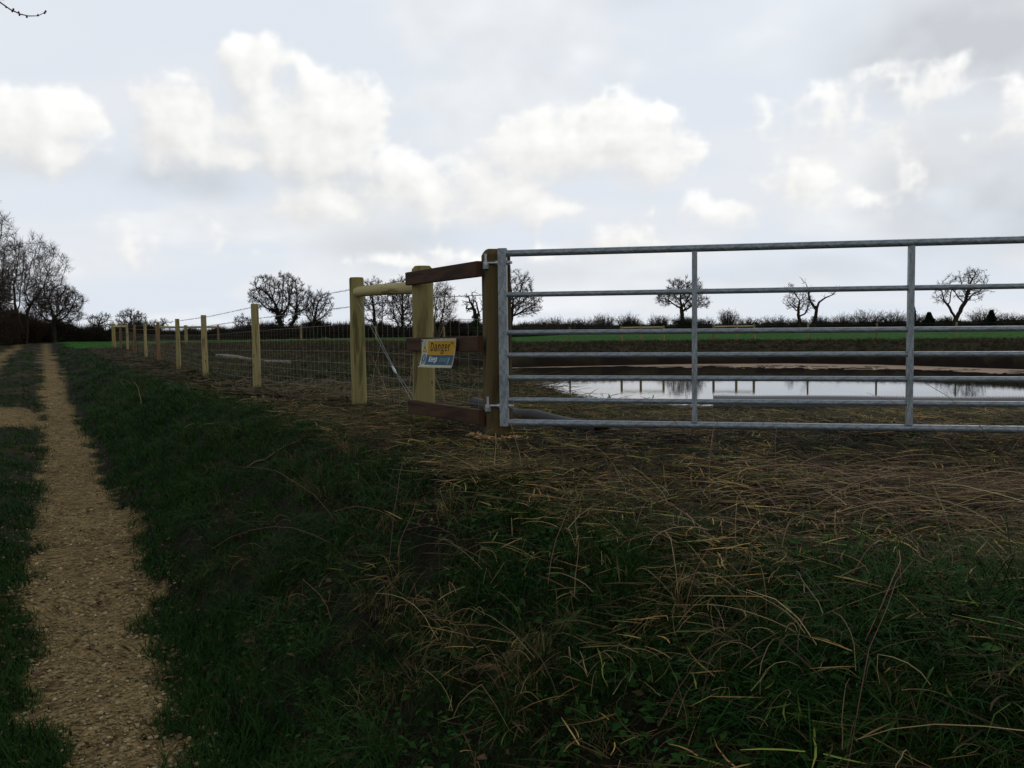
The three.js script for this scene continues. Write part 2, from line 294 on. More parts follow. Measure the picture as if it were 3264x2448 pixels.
// ------------------------------------------------------------------ pond water and the scum drifted against its far side
{
  const g = new THREE.PlaneGeometry(52, 58); g.rotateX(-Math.PI / 2); g.translate(15, YW, -32);
  const uvs = g.attributes.uv; for (let i = 0; i < uvs.count; i++) uvs.setXY(i, uvs.getX(i) * 20, uvs.getY(i) * 22);
  const rip = dataTex(512, 512, (u, v) => { const f = 0.5 + 0.5 * tn(u, v, 16, 40, 3, 4); return [f, f, f]; }, false);
  const m = new THREE.MeshPhysicalMaterial({ color: new THREE.Color().setRGB(0.012, 0.012, 0.008), roughness: 0.015, metalness: 0, ior: 1.33, specularIntensity: 1, bumpMap: rip, bumpScale: 0.00035 });
  tag(top('pond_water', g, m), 'still dark pond water mirroring the pale sky', 'water', null, 'structure');
  // floating scum: outline in (x, d)
  const far = [[-4.0, 51.3], [-1.7, 53.3], [5.5, 54.4], [11.4, 55.1], [16.9, 54.2], [21.1, 50.9], [25.4, 44.1], [31.8, 37.8], [36, 30]];
  const lowE = [[-4.2, 50.9], [-1.6, 52.6], [5.3, 53.0], [10.3, 50.6], [14.7, 48.2], [19.2, 45.6], [22.6, 40.2], [29, 33], [33.5, 27]];
  const b = new MB(), N = 260, M = 10, rows = [];
  const at = (L, t) => { const f = t * (L.length - 1), i = Math.min(L.length - 2, Math.floor(f)); return [mix(L[i][0], L[i + 1][0], f - i), mix(L[i][1], L[i + 1][1], f - i)]; };
  for (let i = 0; i <= N; i++) {
    const t = i / N, A = at(far, t), B = at(lowE, t), k = 1 + 0.55 * n2(t * 22, 2.2, 4) + 0.25 * n2(t * 90, 7.2, 2); const row = [];
    for (let j = 0; j <= M; j++) { const f = (j / M) * k, x = mix(A[0], B[0], f), d = mix(A[1], B[1], f), q = 1 + 0.5 * n2(x * 1.3, d * 1.3, 3); row.push(b.vert(P3(x, YW + 0.012, d), new THREE.Vector3(0, 1, 0), x, d, [0.20 * q, 0.125 * q, 0.068 * q])); }
    rows.push(row);
  }
  for (let i = 0; i < N; i++) for (let j = 0; j < M; j++) {
    const x = b.p[rows[i][j] * 3], d = -b.p[rows[i][j] * 3 + 2];
    if (j > 2 && n2(x * 0.9, d * 2.2, 3) < -0.34 + 0.05 * j - 0.1) continue;
    b.i.push(rows[i][j], rows[i][j + 1], rows[i + 1][j], rows[i][j + 1], rows[i + 1][j + 1], rows[i + 1][j]);
  }
  tag(top('floating_scum', b.geo(), new THREE.MeshStandardMaterial({ vertexColors: true, roughness: 0.9 })), 'tan floating scum drifted along the far edge of the pond', 'scum', null, 'stuff');
}

// ------------------------------------------------------------------ materials for timber and steel
const woodTex = (c1, c2, z, knots = 5) => { const r = rngOf(z * 31 + 5), K = []; for (let i = 0; i < knots; i++) K.push([r(), r(), 0.012 + r() * 0.014]); return dataTex(256, 1024, (u, v) => {
  let du = 0; let kn = 0; for (const k of K) { let a = Math.abs(u - k[0]); a = Math.min(a, 1 - a); const b = Math.abs(v - k[1]) * 1.6, q = Math.hypot(a, b) / k[2]; if (q < 6) { du += 0.06 * Math.exp(-q * 0.7) * Math.sign(u - k[0]); kn = Math.max(kn, clamp(1.5 - q)); } }
  const g = 0.5 + 0.5 * tn(u + du, v, 46, 3, z, 4), w = 0.5 + 0.5 * tn(u, v, 4, 3, z + 3, 4), f = clamp(0.6 * g + 0.55 * w - 0.1); const st = sst(0.28, 0.0, tn(u, v, 9, 5, z + 8, 4) + 0.35) ; const k = 1 - 0.75 * kn - 0.5 * st;
  return lin(mix(c1[0], c2[0], f) * k, mix(c1[1], c2[1], f) * k, mix(c1[2], c2[2], f) * k); }); };
const wood = (c1, c2, z, o = {}) => { const t = woodTex(c1, c2, z, o.knots); return matt({ map: t, bumpMap: t, bumpScale: 0.006, roughness: 0.85 }, 0.35); };
const W_olive = [wood([0.075, 0.064, 0.024], [0.40, 0.345, 0.140], 1, { knots: 9 }), wood([0.11, 0.09, 0.038], [0.44, 0.37, 0.165], 2, { knots: 9 }), wood([0.10, 0.08, 0.03], [0.36, 0.29, 0.11], 3, { knots: 7 })];
const W_rust = wood([0.09, 0.055, 0.025], [0.26, 0.165, 0.075], 4);
const W_gate = wood([0.020, 0.015, 0.007], [0.145, 0.105, 0.042], 5);
const W_board = wood([0.014, 0.007, 0.0038], [0.082, 0.039, 0.019], 6, { knots: 4 });
const W_pale = wood([0.22, 0.19, 0.08], [0.46, 0.40, 0.19], 8);
const W_far = wood([0.12, 0.10, 0.04], [0.30, 0.245, 0.10], 9);
const galvTex = dataTex(256, 256, (u, v) => { const a = tn(u, v, 14, 14, 2, 3), b = tn(u, v, 60, 60, 5, 2), c = tn(u, v, 3, 3, 9, 3); const f = 0.64 + 0.20 * a + 0.16 * b + 0.12 * c; return [f * 0.95, f, f * 1.03]; });
const galvRough = dataTex(256, 256, (u, v) => { const f = 0.62 + 0.35 * tn(u, v, 14, 14, 2, 3); return [f, f, f]; }, false);
const M_galv = new THREE.MeshStandardMaterial({ map: galvTex, roughnessMap: galvRough, color: new THREE.Color().setRGB(0.60, 0.62, 0.62), metalness: 0.45, roughness: 0.75 });
const M_zinc = new THREE.MeshStandardMaterial({ color: new THREE.Color().setRGB(0.36, 0.38, 0.39), metalness: 0.75, roughness: 0.45 });
const M_wire = new THREE.MeshStandardMaterial({ color: new THREE.Color().setRGB(0.15, 0.13, 0.10), metalness: 0.1, roughness: 0.55 });
const M_barb = new THREE.MeshStandardMaterial({ color: new THREE.Color().setRGB(0.16, 0.15, 0.14), metalness: 0.4, roughness: 0.6 });
const M_steelDark = new THREE.MeshStandardMaterial({ color: new THREE.Color().setRGB(0.05, 0.05, 0.05), roughness: 0.7 });

// round post: slightly crooked, chamfered top
function roundPost(h, r, seed, chamfer = 0.02, sink = 0.25, lean = [0, 0]) {
  const b = new MB(), R = rngOf(seed), pts = [], rad = [], k = 12, sides = 20, o = R() * 10;
  const ys = []; for (let i = 0; i <= k; i++) ys.push(-sink + (h + sink - chamfer) * (i / k)); ys.push(h);
  for (const y of ys) { pts.push(new THREE.Vector3(lean[0] * y + 0.004 * noise3(o, y * 1.7, 1), y, lean[1] * y + 0.004 * noise3(o, y * 1.7, 9))); rad.push(r * (1.05 - 0.06 * (y / h) + 0.02 * noise3(o, y * 3, 4)) * (y === h ? 1 - chamfer / r * 0.9 : 1)); }
  b.tube(pts, rad, sides, true, null, 0.55);
  return b.geo();
}
function boxBetween(a, b, w, h, mat) {      // square-edged board with its own small chamfer
  const L = a.distanceTo(b), s = new THREE.Shape(), c = 0.004;
  s.moveTo(-w / 2 + c, -h / 2); s.lineTo(w / 2 - c, -h / 2); s.lineTo(w / 2, -h / 2 + c); s.lineTo(w / 2, h / 2 - c); s.lineTo(w / 2 - c, h / 2); s.lineTo(-w / 2 + c, h / 2); s.lineTo(-w / 2, h / 2 - c); s.lineTo(-w / 2, -h / 2 + c); s.closePath();
  const g = new THREE.ExtrudeGeometry(s, { depth: L - 0.004, bevelEnabled: true, bevelThickness: 0.002, bevelSize: 0.002, bevelSegments: 1, steps: 6 });
  const p = g.attributes.position, u = g.attributes.uv, n = g.attributes.normal;
  for (let i = 0; i < p.count; i++) { const side = Math.abs(n.getX(i)) > 0.5 ? p.getY(i) : p.getX(i); u.setXY(i, side * 2.5 + 0.4, p.getZ(i) * 0.55); }
  g.lookAt(new THREE.Vector3().subVectors(b, a)); g.translate(a.x, a.y, a.z);
  return g;
}

// ------------------------------------------------------------------ the short rail fence: gate post, round post, three boards
{
  const gx = -0.095, gd = 5.775, gy = H(gx, gd), org = P3(gx, gy, gd);
  const rf = thing('rail_fence', 'short fence of three dark brown boards between square gate post and round post', 'fence', org.toArray());
  const loc = (x, y, d) => P3(x, y, d).sub(org);
  // gate post: square, chamfered on its edges and top, turned with the gate
  const hw = 0.083, ch = 0.016, b = new MB(), turn = Math.atan2(-0.2128, 1) * -1;
  const ring = (k) => [[hw - ch, -hw], [hw, -hw + ch], [hw, hw - ch], [hw - ch, hw], [-hw + ch, hw], [-hw, hw - ch], [-hw, -hw + ch], [-hw + ch, -hw]].map(([x, z]) => [x * k, z * k]);
  const ht = 2.055 - gy, ys = [-0.3, 0, 0.3, 0.6, 0.9, ht - 0.035, ht - 0.012, ht], ks = [1.02, 1.015, 1.01, 1, 0.995, 0.99, 0.84, 0.72];
  const full = ys.map((y, j) => ring(ks[j]).map(([x, z]) => new THREE.Vector3(x + 0.004 * noise3(y * 2, 1, 1), y, z)));
  const us = [0, 0.05, 0.25, 0.3, 0.5, 0.55, 0.75, 0.8, 1];
  for (let e = 0; e < 8; e++) for (let j = 0; j < ys.length - 1; j++) {
    const A = full[j][e], B = full[j][(e + 1) % 8], C = full[j + 1][e], D = full[j + 1][(e + 1) % 8];
    const n = new THREE.Vector3().subVectors(C, A).cross(new THREE.Vector3().subVectors(B, A)).normalize();
    const i = [b.vert(A, n, us[e], A.y * 0.5), b.vert(B, n, us[e + 1], B.y * 0.5), b.vert(C, n, us[e], C.y * 0.5), b.vert(D, n, us[e + 1], D.y * 0.5)];
    b.i.push(i[0], i[2], i[1], i[1], i[2], i[3]);
  }
  { const o = b.vert(new THREE.Vector3(0, ht + 0.004, 0), new THREE.Vector3(0, 1, 0), 0.5, 0.5), t = full[ys.length - 1].map((v) => b.vert(v, new THREE.Vector3(0, 1, 0), 0.5 + v.x, 0.5 + v.z)); for (let e = 0; e < 8; e++) b.i.push(o, t[(e + 1) % 8], t[e]); }
  const gp = part('gate_post', b.geo(), W_gate, rf); gp.rotation.y = turn; gp.userData.label = 'square dark brown gate post';
  const by = H(-0.686, 6.908);
  const bp = part('round_post', roundPost(2.035 - by, 0.084, 11, 0.026), W_olive[0], rf); bp.position.copy(loc(-0.686, by, 6.908)); bp.userData.label = 'thick round olive post';
  for (const [yr, yl] of [[1.927, 1.936], [1.450, 1.430], [0.977, 0.949]]) {
    const A = loc(-0.199, yr, 5.69), B = loc(-0.796, yl, 6.90);
    part('board', boxBetween(A, B, 0.038, 0.096), W_board, rf);
  }
}

// ------------------------------------------------------------------ wire fences
function lineWires(parent, org, posts, heights, r, off, name, mat, sides = 4) {
  for (const h of heights) {
    const pts = posts.map(([x, y, d], i) => { const a = posts[Math.max(0, i - 1)], b = posts[Math.min(posts.length - 1, i + 1)]; const tx = b[0] - a[0], td = b[2] - a[2], q = Math.hypot(tx, td); return P3(x + (td / q) * off, y + h + 0.006 * noise3(i * 3.3, h * 9, 2), d - (tx / q) * off).sub(org); });
    part(name, new MB().tube(pts, r, sides).geo(), mat, parent);
  }
}
const nearPosts = fencePosts.map(([x, d]) => [x, H(x, d), d]);
{
  const S = nearPosts[1], org = P3(S[0], S[1], S[2]);
  const f = thing('stock_fence', 'wire stock fence on round wooden posts running beside the gravel lane', 'fence', org.toArray());
  const loc = (x, y, d) => P3(x, y, d).sub(org);
  const tops = [0, 2.05, 1.925, 1.857, 1.862, 1.857, 1.867, 1.885, 1.95, 2.0, 2.01], radii = [0, 0.07, 0.052, 0.05, 0.05, 0.05, 0.05, 0.047, 0.05, 0.05, 0.085];
  const mats = [0, 0, 1, 1, 0, 3, 1, 3, 1, 3, 2];
  for (let i = 1; i < nearPosts.length; i++) {
    const [x, y, d] = nearPosts[i], strainer = i === 1 || i === 10;
    const m = part(strainer ? 'strainer_post' : 'fence_post', roundPost(tops[i] - y, radii[i], 20 + i, strainer ? 0.012 : 0.004, 0.25, i === 9 ? [0.02, 0] : [0, 0]), mats[i] === 3 ? W_rust : W_olive[mats[i]], f);
    m.position.copy(loc(x, y, d)); m.rotation.y = i * 1.3;
  }
  // brace rails
  part('brace_rail', new MB().tube([loc(-1.46, 1.91, 8.50), loc(-1.2, 1.905, 8.02), loc(-0.95, 1.89, 7.5), loc(-0.73, 1.876, 7.02)], [0.047, 0.05, 0.05, 0.05], 16, true, null, 0.55).geo(), W_pale, f);
  part('brace_rail', new MB().tube([loc(-20.3, 1.86, 45.4), loc(-17.5, 1.84, 40.5)], 0.045, 8, true, null, 0.4).geo(), W_pale, f);
  const all = [[-0.12, H(-0.12, 5.85), 5.88], ...nearPosts];
  lineWires(f, org, all, [1.156, 0.985], 0.0026, 0.075, 'barbed_wire', M_barb);
  lineWires(f, org, all, [0.815, 0.67, 0.535, 0.417, 0.317, 0.215, 0.13, 0.05], 0.0014, 0.075, 'line_wire', M_wire);
  // barbs of the two top wires
  const barbs = new MB(), R = rngOf(5), far = new MB();
  let stays = 0;
  for (let i = 0; i < all.length - 1; i++) {
    const a = all[i], c = all[i + 1], L = Math.hypot(c[0] - a[0], c[2] - a[2]), tx = (c[0] - a[0]) / L, td = (c[2] - a[2]) / L, off = 0.075;
    const at = (q, h) => loc(mix(a[0], c[0], q) + td * off, mix(a[1], c[1], q) + h, mix(a[2], c[2], q) - tx * off);
    if (i < 5) for (const h of [1.156, 0.985]) for (let t = 0.05; t < L; t += 0.1) { const p = at(t / L, h); for (let k = 0; k < 2; k++) { const v = new THREE.Vector3(R() - 0.5, R() - 0.5, R() - 0.5).normalize().multiplyScalar(0.016); barbs.tube([p.clone().sub(v), p.clone().add(v)], 0.0016, 3); } }
    for (let t = 0.08; t < L; t += 0.15) {
      const q = t / L, lo = at(q, 0.05), hi = at(q, 0.815);
      if (stays < 180) { part('stay_wire', new MB().tube([lo, hi], 0.0011, 3).geo(), M_wire, f); stays++; } else far.tube([lo, hi], 0.0011, 3);
    }
  }
  const w = part('wire_barbs', barbs.geo(), M_barb, f); w.userData.kind = 'stuff';
  const w2 = part('stay_wires', far.geo(), M_wire, f); w2.userData.kind = 'stuff';
  // twisted brace wire with its tensioner
  for (const o of [0.02, -0.02]) part('brace_wire', new MB().tube([loc(-1.45 + o, 1.84, 8.46), loc(-1.01 + o * 0.2, 1.205, 7.62), loc(-0.765 + o, 0.965, 7.0)], 0.0018, 4).geo(), M_galv, f);
  part('wire_tensioner', new MB().tube([loc(-1.03, 1.23, 7.65), loc(-1.01, 1.203, 7.61), loc(-0.985, 1.172, 7.56)], [0.007, 0.012, 0.006], 8, true).geo(), M_zinc, f);
}
{
  const F = farFence.map(([x, d]) => [x, H(x, d), d]), org = P3(...F[8]);
  const f = thing('stock_fence', 'low wire fence on wooden posts along the far side of the pond', 'fence', org.toArray());
  const loc = (x, y, d) => P3(x, y, d).sub(org);
  const big = new Set([3, 9, 10, 11, 12, 13, 14]);
  for (let i = 1; i < F.length; i++) {
    const [x, y, d] = F[i];
    const m = part(i === 3 || i === 10 || i === 13 ? 'strainer_post' : 'fence_post', roundPost(1.2, i === 3 ? 0.1 : big.has(i) ? 0.085 : 0.06, 60 + i, 0.006), i % 4 ? W_far : W_rust, f);
    m.position.copy(loc(x, y, d));
  }
  for (const [i, j] of [[2, 3], [3, 4], [9, 10], [10, 11], [12, 13], [13, 14]]) part('brace_rail', new MB().tube([loc(F[i][0], F[i][1] + 1.08, F[i][2]), loc(F[j][0], F[j][1] + 1.08, F[j][2])], 0.06, 8, true, null, 0.5).geo(), W_pale, f);
  lineWires(f, org, F, [1.12, 0.95], 0.003, 0.09, 'barbed_wire', M_barb, 3);
  lineWires(f, org, F, [0.8, 0.55, 0.35, 0.1], 0.002, 0.09, 'line_wire', M_wire, 3);
}

// ------------------------------------------------------------------ field gate
{
  const y0 = H(-0.05, 5.66), org = P3(-0.05, y0, 5.66);
  const g = thing('field_gate', 'galvanised steel seven bar field gate hung on the square post', 'gate', org.toArray());
  const L = 3.6, dir = [0.9781, -0.2081], drop = -0.0038;
  const q = (t, y) => P3(-0.05 + dir[0] * t, y + drop * t, 5.66 + dir[1] * t).sub(org);
  const ang = Math.atan2(0.2081, 0.9781) * -1;
  const box = (t, yA, yB, w, dp) => { const gg = new THREE.BoxGeometry(w, yB - yA, dp, 1, 6, 1); const c = q(t, (yA + yB) / 2); gg.rotateY(ang); gg.translate(c.x, c.y, c.z); const u = gg.attributes.uv; for (let i = 0; i < u.count; i++) u.setXY(i, u.getX(i) * 0.3, u.getY(i) * 3); return gg; };
  part('hinge_stile', box(0, 0.922, 2.052, 0.054, 0.042), M_galv, g);
  const ys = [2.019, 1.759, 1.519, 1.375, 1.231, 1.089, 0.944], rs = [0.0215, 0.0165, 0.0165, 0.0165, 0.0165, 0.0165, 0.0215];
  ys.forEach((y, i) => part('rail', new MB().tube([q(0.024, y), q(1.2, y), q(2.4, y), q(L, y)], rs[i], 14, true, null, 5).geo(), M_galv, g));
  for (const t of [1.192, 2.418]) part('upright', box(t, 0.962, 2.0, 0.032, 0.046), M_galv, g);
  part('shutting_stile', box(L + 0.02, 0.922, 2.03, 0.05, 0.042), M_galv, g);
  for (const y of [1.962, 1.052]) {
    const h = new THREE.Group(); h.name = 'hinge'; g.add(h);
    const lo = y > 1.5;
    part('hinge_pin', new MB().tube([q(-0.108, y + 0.058), q(-0.108, y - 0.03)], 0.0085, 10, true).geo(), M_zinc, h);
    part('hinge_eye', new MB().tube([q(-0.108, y + 0.008), q(-0.108, y - 0.012)], 0.019, 12, true).geo(), M_zinc, h);
    part('hinge_collar', new MB().tube([q(-0.108, y - 0.014), q(-0.108, y - 0.037)], 0.021, 12, true).geo(), M_galv, h);
    part('eye_bolt', new MB().tube([q(-0.1, y), q(0.062, y)], 0.0085, 10, true).geo(), M_zinc, h);
    for (const t of [-0.036, 0.036]) part('nut', new MB().tube([q(t - 0.008, y), q(t + 0.008, y)], 0.016, 6, true).geo(), M_zinc, h);
    // bracket arm into the post
    const a = q(-0.108, y - 0.026), b = a.clone().add(new THREE.Vector3(0.006, 0, -0.06));
    part('bracket', new MB().tube([a, b], 0.009, 8, true).geo(), M_galv, h);
  }
}

// ------------------------------------------------------------------ danger sign
{
  const cv = document.createElement('canvas'); cv.width = 1100; cv.height = 420;
  const c = cv.getContext('2d');
  c.fillStyle = '#a5a38c'; c.fillRect(0, 0, 1100, 420);
  c.fillStyle = '#a47c10'; c.fillRect(232, 34, 850, 200);
  c.fillStyle = '#28495c'; c.fillRect(222, 236, 862, 146);
  c.fillStyle = '#2c2517'; c.font = 'bold 180px sans-serif'; c.textBaseline = 'alphabetic';
  c.save(); c.translate(312, 180); c.scale(1.0, 1); c.fillText('Danger', 0, 0); c.restore();
  c.fillStyle = '#b5bdba'; c.font = 'bold 116px sans-serif'; c.fillText('Keep', 322, 336);
  c.fillStyle = 'rgba(170,180,178,0.36)'; c.fillText('awa', 656, 336); c.fillStyle = 'rgba(175,185,182,0.7)'; c.fillText('y', 905, 336);
  // warning triangle and mandatory disc
  c.fillStyle = '#2b2518'; c.beginPath(); c.moveTo(124, 88); c.lineTo(204, 196); c.lineTo(44, 196); c.closePath(); c.fill();
  c.fillStyle = '#c39a1c'; c.beginPath(); c.moveTo(124, 112); c.lineTo(182, 186); c.lineTo(66, 186); c.closePath(); c.fill();
  c.fillStyle = '#2b2518'; c.fillRect(118, 128, 12, 34); c.fillRect(118, 168, 12, 11);
  c.fillStyle = '#2b5474'; c.beginPath(); c.ellipse(124, 300, 82, 78, 0, 0, 7); c.fill();
  c.fillStyle = '#b8c0bd'; c.fillRect(114, 246, 20, 68); c.fillRect(114, 332, 20, 20);
  c.strokeStyle = '#3a3426'; c.lineWidth = 5; c.beginPath(); c.moveTo(70, 62); c.lineTo(92, 50); c.lineTo(104, 70); c.lineTo(130, 48); c.lineTo(140, 72); c.moveTo(86, 78); c.lineTo(112, 84); c.stroke();
  // dirt, scuffs and streaks in the print
  const R = rngOf(77);
  for (let i = 0; i < 900; i++) { const x = R() * 1100, y = R() * 420, s = 1 + R() * R() * 9; c.fillStyle = R() < 0.6 ? `rgba(60,50,30,${0.08 + R() * 0.2})` : `rgba(190,185,160,${0.05 + R() * 0.14})`; c.beginPath(); c.ellipse(x, y, s * (0.6 + R()), s * (0.6 + R() * 1.6), R() * 3, 0, 7); c.fill(); }
  for (let i = 0; i < 60; i++) { c.strokeStyle = `rgba(70,55,30,${0.08 + R() * 0.16})`; c.lineWidth = 1 + R() * 4; const x = R() * 1100, y = R() * 300; c.beginPath(); c.moveTo(x, y); c.lineTo(x + (R() - 0.5) * 30, y + 20 + R() * 110); c.stroke(); }
  for (let i = 0; i < 260; i++) { c.fillStyle = `rgba(70,60,40,${0.1 + R() * 0.3})`; const e = R() * 4 | 0, t = R(), x = e < 2 ? t * 1100 : e === 2 ? R() * 14 : 1100 - R() * 14, y = e === 0 ? R() * 14 : e === 1 ? 420 - R() * 14 : t * 420; c.beginPath(); c.ellipse(x, y, 2 + R() * 8, 2 + R() * 8, 0, 0, 7); c.fill(); }
  const tex = new THREE.CanvasTexture(cv); tex.colorSpace = THREE.SRGBColorSpace; tex.magFilter = THREE.LinearFilter;
  const w = 0.55, h = 0.205, geo = new THREE.BoxGeometry(w, h, 0.004, 30, 14, 1), p = geo.attributes.position;
  for (let i = 0; i < p.count; i++) {
    const x = p.getX(i), y = p.getY(i), v = clamp(0.5 - y / h), u = x / w + 0.5;
    const out = 0.012 * Math.sin(u * 5) * v + mix(0.034, 0.05, u) * Math.pow(v, mix(4.2, 1.6, u));
    p.setZ(i, p.getZ(i) + out); p.setY(i, y + 0.006 * (u - 0.5) * 2 * (1 - v) + 0.01 * u * v * v);
  }
  geo.computeVertexNormals();
  const face = matt({ map: tex, roughness: 0.7 }, 0.3), rim = new THREE.MeshStandardMaterial({ color: new THREE.Color().setRGB(0.42, 0.40, 0.30), roughness: 0.7 });
  const right = [-0.372, 5.955], mid = [right[0] - 0.503 * w / 2, right[1] + 0.86 * w / 2];
  const o = thing('danger_sign', 'weathered yellow and blue danger sign nailed to the middle board', 'sign', P3(mid[0], 1.378, mid[1]).toArray());
  o.rotation.y = -59.7 * DEG;
  part('sign_panel', geo, [rim, rim, rim, rim, face, rim], o);
  for (const [x, y, z] of [[0.235, 0.075, 0.012], [-0.255, 0.085, 0.006], [-0.262, -0.088, 0.034]]) { const n = part('nail', new THREE.CylinderGeometry(0.006, 0.006, 0.006, 10), M_steelDark, o); n.rotation.x = Math.PI / 2; n.position.set(x, y, z); }
}

// ------------------------------------------------------------------ pipes
{
  // black pipe end behind the gate
  const black = matt({ color: rgb(0.020, 0.020, 0.020), roughness: 0.7 }, 0.5);
  const r = 0.062, A = [-0.34, 7.9], B = [0.60, 6.02], N = 8, pts = [];
  const line = []; for (let i = 0; i <= N; i++) { const t = i / N, x = mix(A[0], B[0], t) + 0.04 * Math.sin(t * 3), d = mix(A[1], B[1], t); line.push([x, H(x, d) + r - 0.008, d]); }
  const org = P3(...line[N]); for (const v of line) pts.push(P3(...v).sub(org));
  const p = thing('drain_pipe', 'black plastic drain pipe lying open ended behind the gate', 'pipe', org.toArray());
  part('pipe_wall', new MB().tube(pts, r, 20, false, null, 1).geo(), black, p);
  part('pipe_bore', new MB().tube(pts, r - 0.006, 16, false, null, 1).geo(), black, p);
  const e = new THREE.RingGeometry(r - 0.006, r, 20); e.lookAt(new THREE.Vector3().subVectors(pts[N], pts[N - 1])); e.translate(pts[N].x, pts[N].y, pts[N].z); part('pipe_rim', e, black, p);
  // corrugated pipe at the water's edge
  const cg = new THREE.MeshStandardMaterial({ color: new THREE.Color().setRGB(0.15, 0.15, 0.15), roughness: 0.45 });
  const cpts = [], crad = [], C = [2.75, 12.1], D = [8.6, 10.2], K = 170, cr = 0.105;
  const ca = P3(C[0], H(...C), C[1]);
  for (let i = 0; i <= K * 4; i++) { const t = i / (K * 4), x = mix(C[0], D[0], t), d = mix(C[1], D[1], t) + 0.12 * Math.sin(t * 3.0); cpts.push(P3(x, landH(x, d) + cr + 0.012 * Math.sin(t * 7), d).sub(ca)); crad.push(cr * ((i & 3) < 2 ? 1 : 0.87)); }
  const c2 = thing('corrugated_pipe', 'dark grey ribbed corrugated pipe lying along the pond edge', 'pipe', ca.toArray());
  part('ribbed_wall', new MB().tube(cpts, crad, 20, true).geo(), cg, c2);
  // pale pole in the grass inside the lane fence
  const pl = [[-9.4, 28.4], [-8.3, 26.6], [-7.2, 24.6], [-6.2, 22.8], [-5.3, 21.2]], po = P3(pl[0][0], H(...pl[0]), pl[0][1]);
  const pp = pl.map(([x, d], i) => P3(x, H(x, d) + 0.10 + 0.03 * Math.sin(i * 2), d).sub(po));
  const cv = new THREE.CatmullRomCurve3(pp).getPoints(24);
  tag(Object.assign(top('fallen_pole', new MB().tube(cv, cv.map((_, i) => 0.075 - 0.0012 * i), 10, true).geo(), new THREE.MeshStandardMaterial({ color: new THREE.Color().setRGB(0.26, 0.24, 0.20), roughness: 0.8, map: grain })), {}), 'pale grey pole lying in dead grass inside the lane fence', 'pole').position.copy(po);
}

// ------------------------------------------------------------------ trees
const bark = dataTex(128, 256, (u, v) => { const f = 0.7 + 0.7 * tn(u, v, 18, 6, 3, 4); return [f, f * 0.96, f * 0.9]; }, false);
const barkMat = (r, g, b) => matt({ color: rgb(r, g, b), map: bark });
const B_oak = barkMat(0.040, 0.032, 0.024), B_twig = matt({ color: rgb(0.055, 0.042, 0.033) });
const B_grey = barkMat(0.075, 0.066, 0.052), B_tan = matt({ color: rgb(0.10, 0.075, 0.05) });
const M_ivy = matt({ vertexColors: true });
function skeleton(R, o) {
  const nodes = [{ p: new THREE.Vector3(0, -0.3, 0), par: -1, kids: [] }];
  const add = (p, par) => { nodes.push({ p, par, kids: [] }); nodes[par].kids.push(nodes.length - 1); return nodes.length - 1; };
  const stems = o.stems || [[0, o.trunk]];
  let root = 0; if (o.bole) for (let i = 1; i <= 4; i++) root = add(new THREE.Vector3((R() - 0.5) * 0.1, o.bole * i / 4, (R() - 0.5) * 0.1), root);
  const b0 = o.bole || 0;
  for (const [dx, hh] of stems) {
    let last = root; const k = Math.max(2, Math.ceil((hh - b0) / o.step));
    for (let i = 1; i <= k; i++) last = add(new THREE.Vector3(dx * (i / k) + (R() - 0.5) * o.step * 0.35 * (o.wig || 1), b0 + (hh - b0) * (i / k), (R() - 0.5) * o.step * 0.35), last);
  }
  const att = [];
  for (const [cx, cy, rx, ry, rz, w] of o.crown) for (let i = 0; i < Math.round(o.n * 2.1 * (w || 1)); i++) {
    const v = new THREE.Vector3(R() - 0.5, R() - 0.5, R() - 0.5).normalize().multiplyScalar(Math.pow(R(), 0.42));
    att.push({ p: new THREE.Vector3(cx + v.x * rx, cy + v.y * ry, v.z * (rz || Math.max(rx, ry) * 0.9)), near: 0, dist: 1e9, dead: false });
  }
  const refresh = (from) => { for (let k = from; k < nodes.length; k++) { const q = nodes[k].p; for (const a of att) { if (a.dead) continue; const d = a.p.distanceToSquared(q); if (d < a.dist) { a.dist = d; a.near = k; } } } };
  refresh(0);
  const kill = (o.kill || 1.25) * o.step;
  for (let it = 0; it < 90; it++) {
    const pull = new Map();
    for (const a of att) { if (a.dead) continue; if (a.dist < kill * kill) { a.dead = true; continue; } const v = new THREE.Vector3().subVectors(a.p, nodes[a.near].p).normalize(); const e = pull.get(a.near); if (e) e.add(v); else pull.set(a.near, v); }
    if (!pull.size) break;
    const from = nodes.length;
    for (const [k, v] of pull) {
      const nd = nodes[k], pd = nd.par >= 0 ? new THREE.Vector3().subVectors(nd.p, nodes[nd.par].p).normalize() : new THREE.Vector3(0, 1, 0);
      const j = o.jit || 0.5;
      v.normalize().addScaledVector(pd, 0.35).add(new THREE.Vector3((R() - 0.5) * j, (R() - 0.5) * j, (R() - 0.5) * j)).normalize();
      if (nd.kids.length > 3) continue;
      const np = nd.p.clone().addScaledVector(v, o.step * (0.8 + 0.4 * R()));
      if (nd.kids.some((c) => nodes[c].p.distanceTo(np) < o.step * 0.3)) { continue; }
      add(np, k);
    }
    if (nodes.length === from) break;
    if (nodes.length > 4200) break;
    refresh(from);
  }
  for (let k = nodes.length - 1; k >= 0; k--) { const nd = nodes[k]; nd.w = nd.kids.length ? 0 : 1; for (const c of nd.kids) nd.w += nodes[c].w; }
  const tot = nodes[0].w, ex = 0.52;
  for (const nd of nodes) nd.r = Math.max(o.tip, o.rad * Math.pow(nd.w / tot, ex));
  return nodes;
}
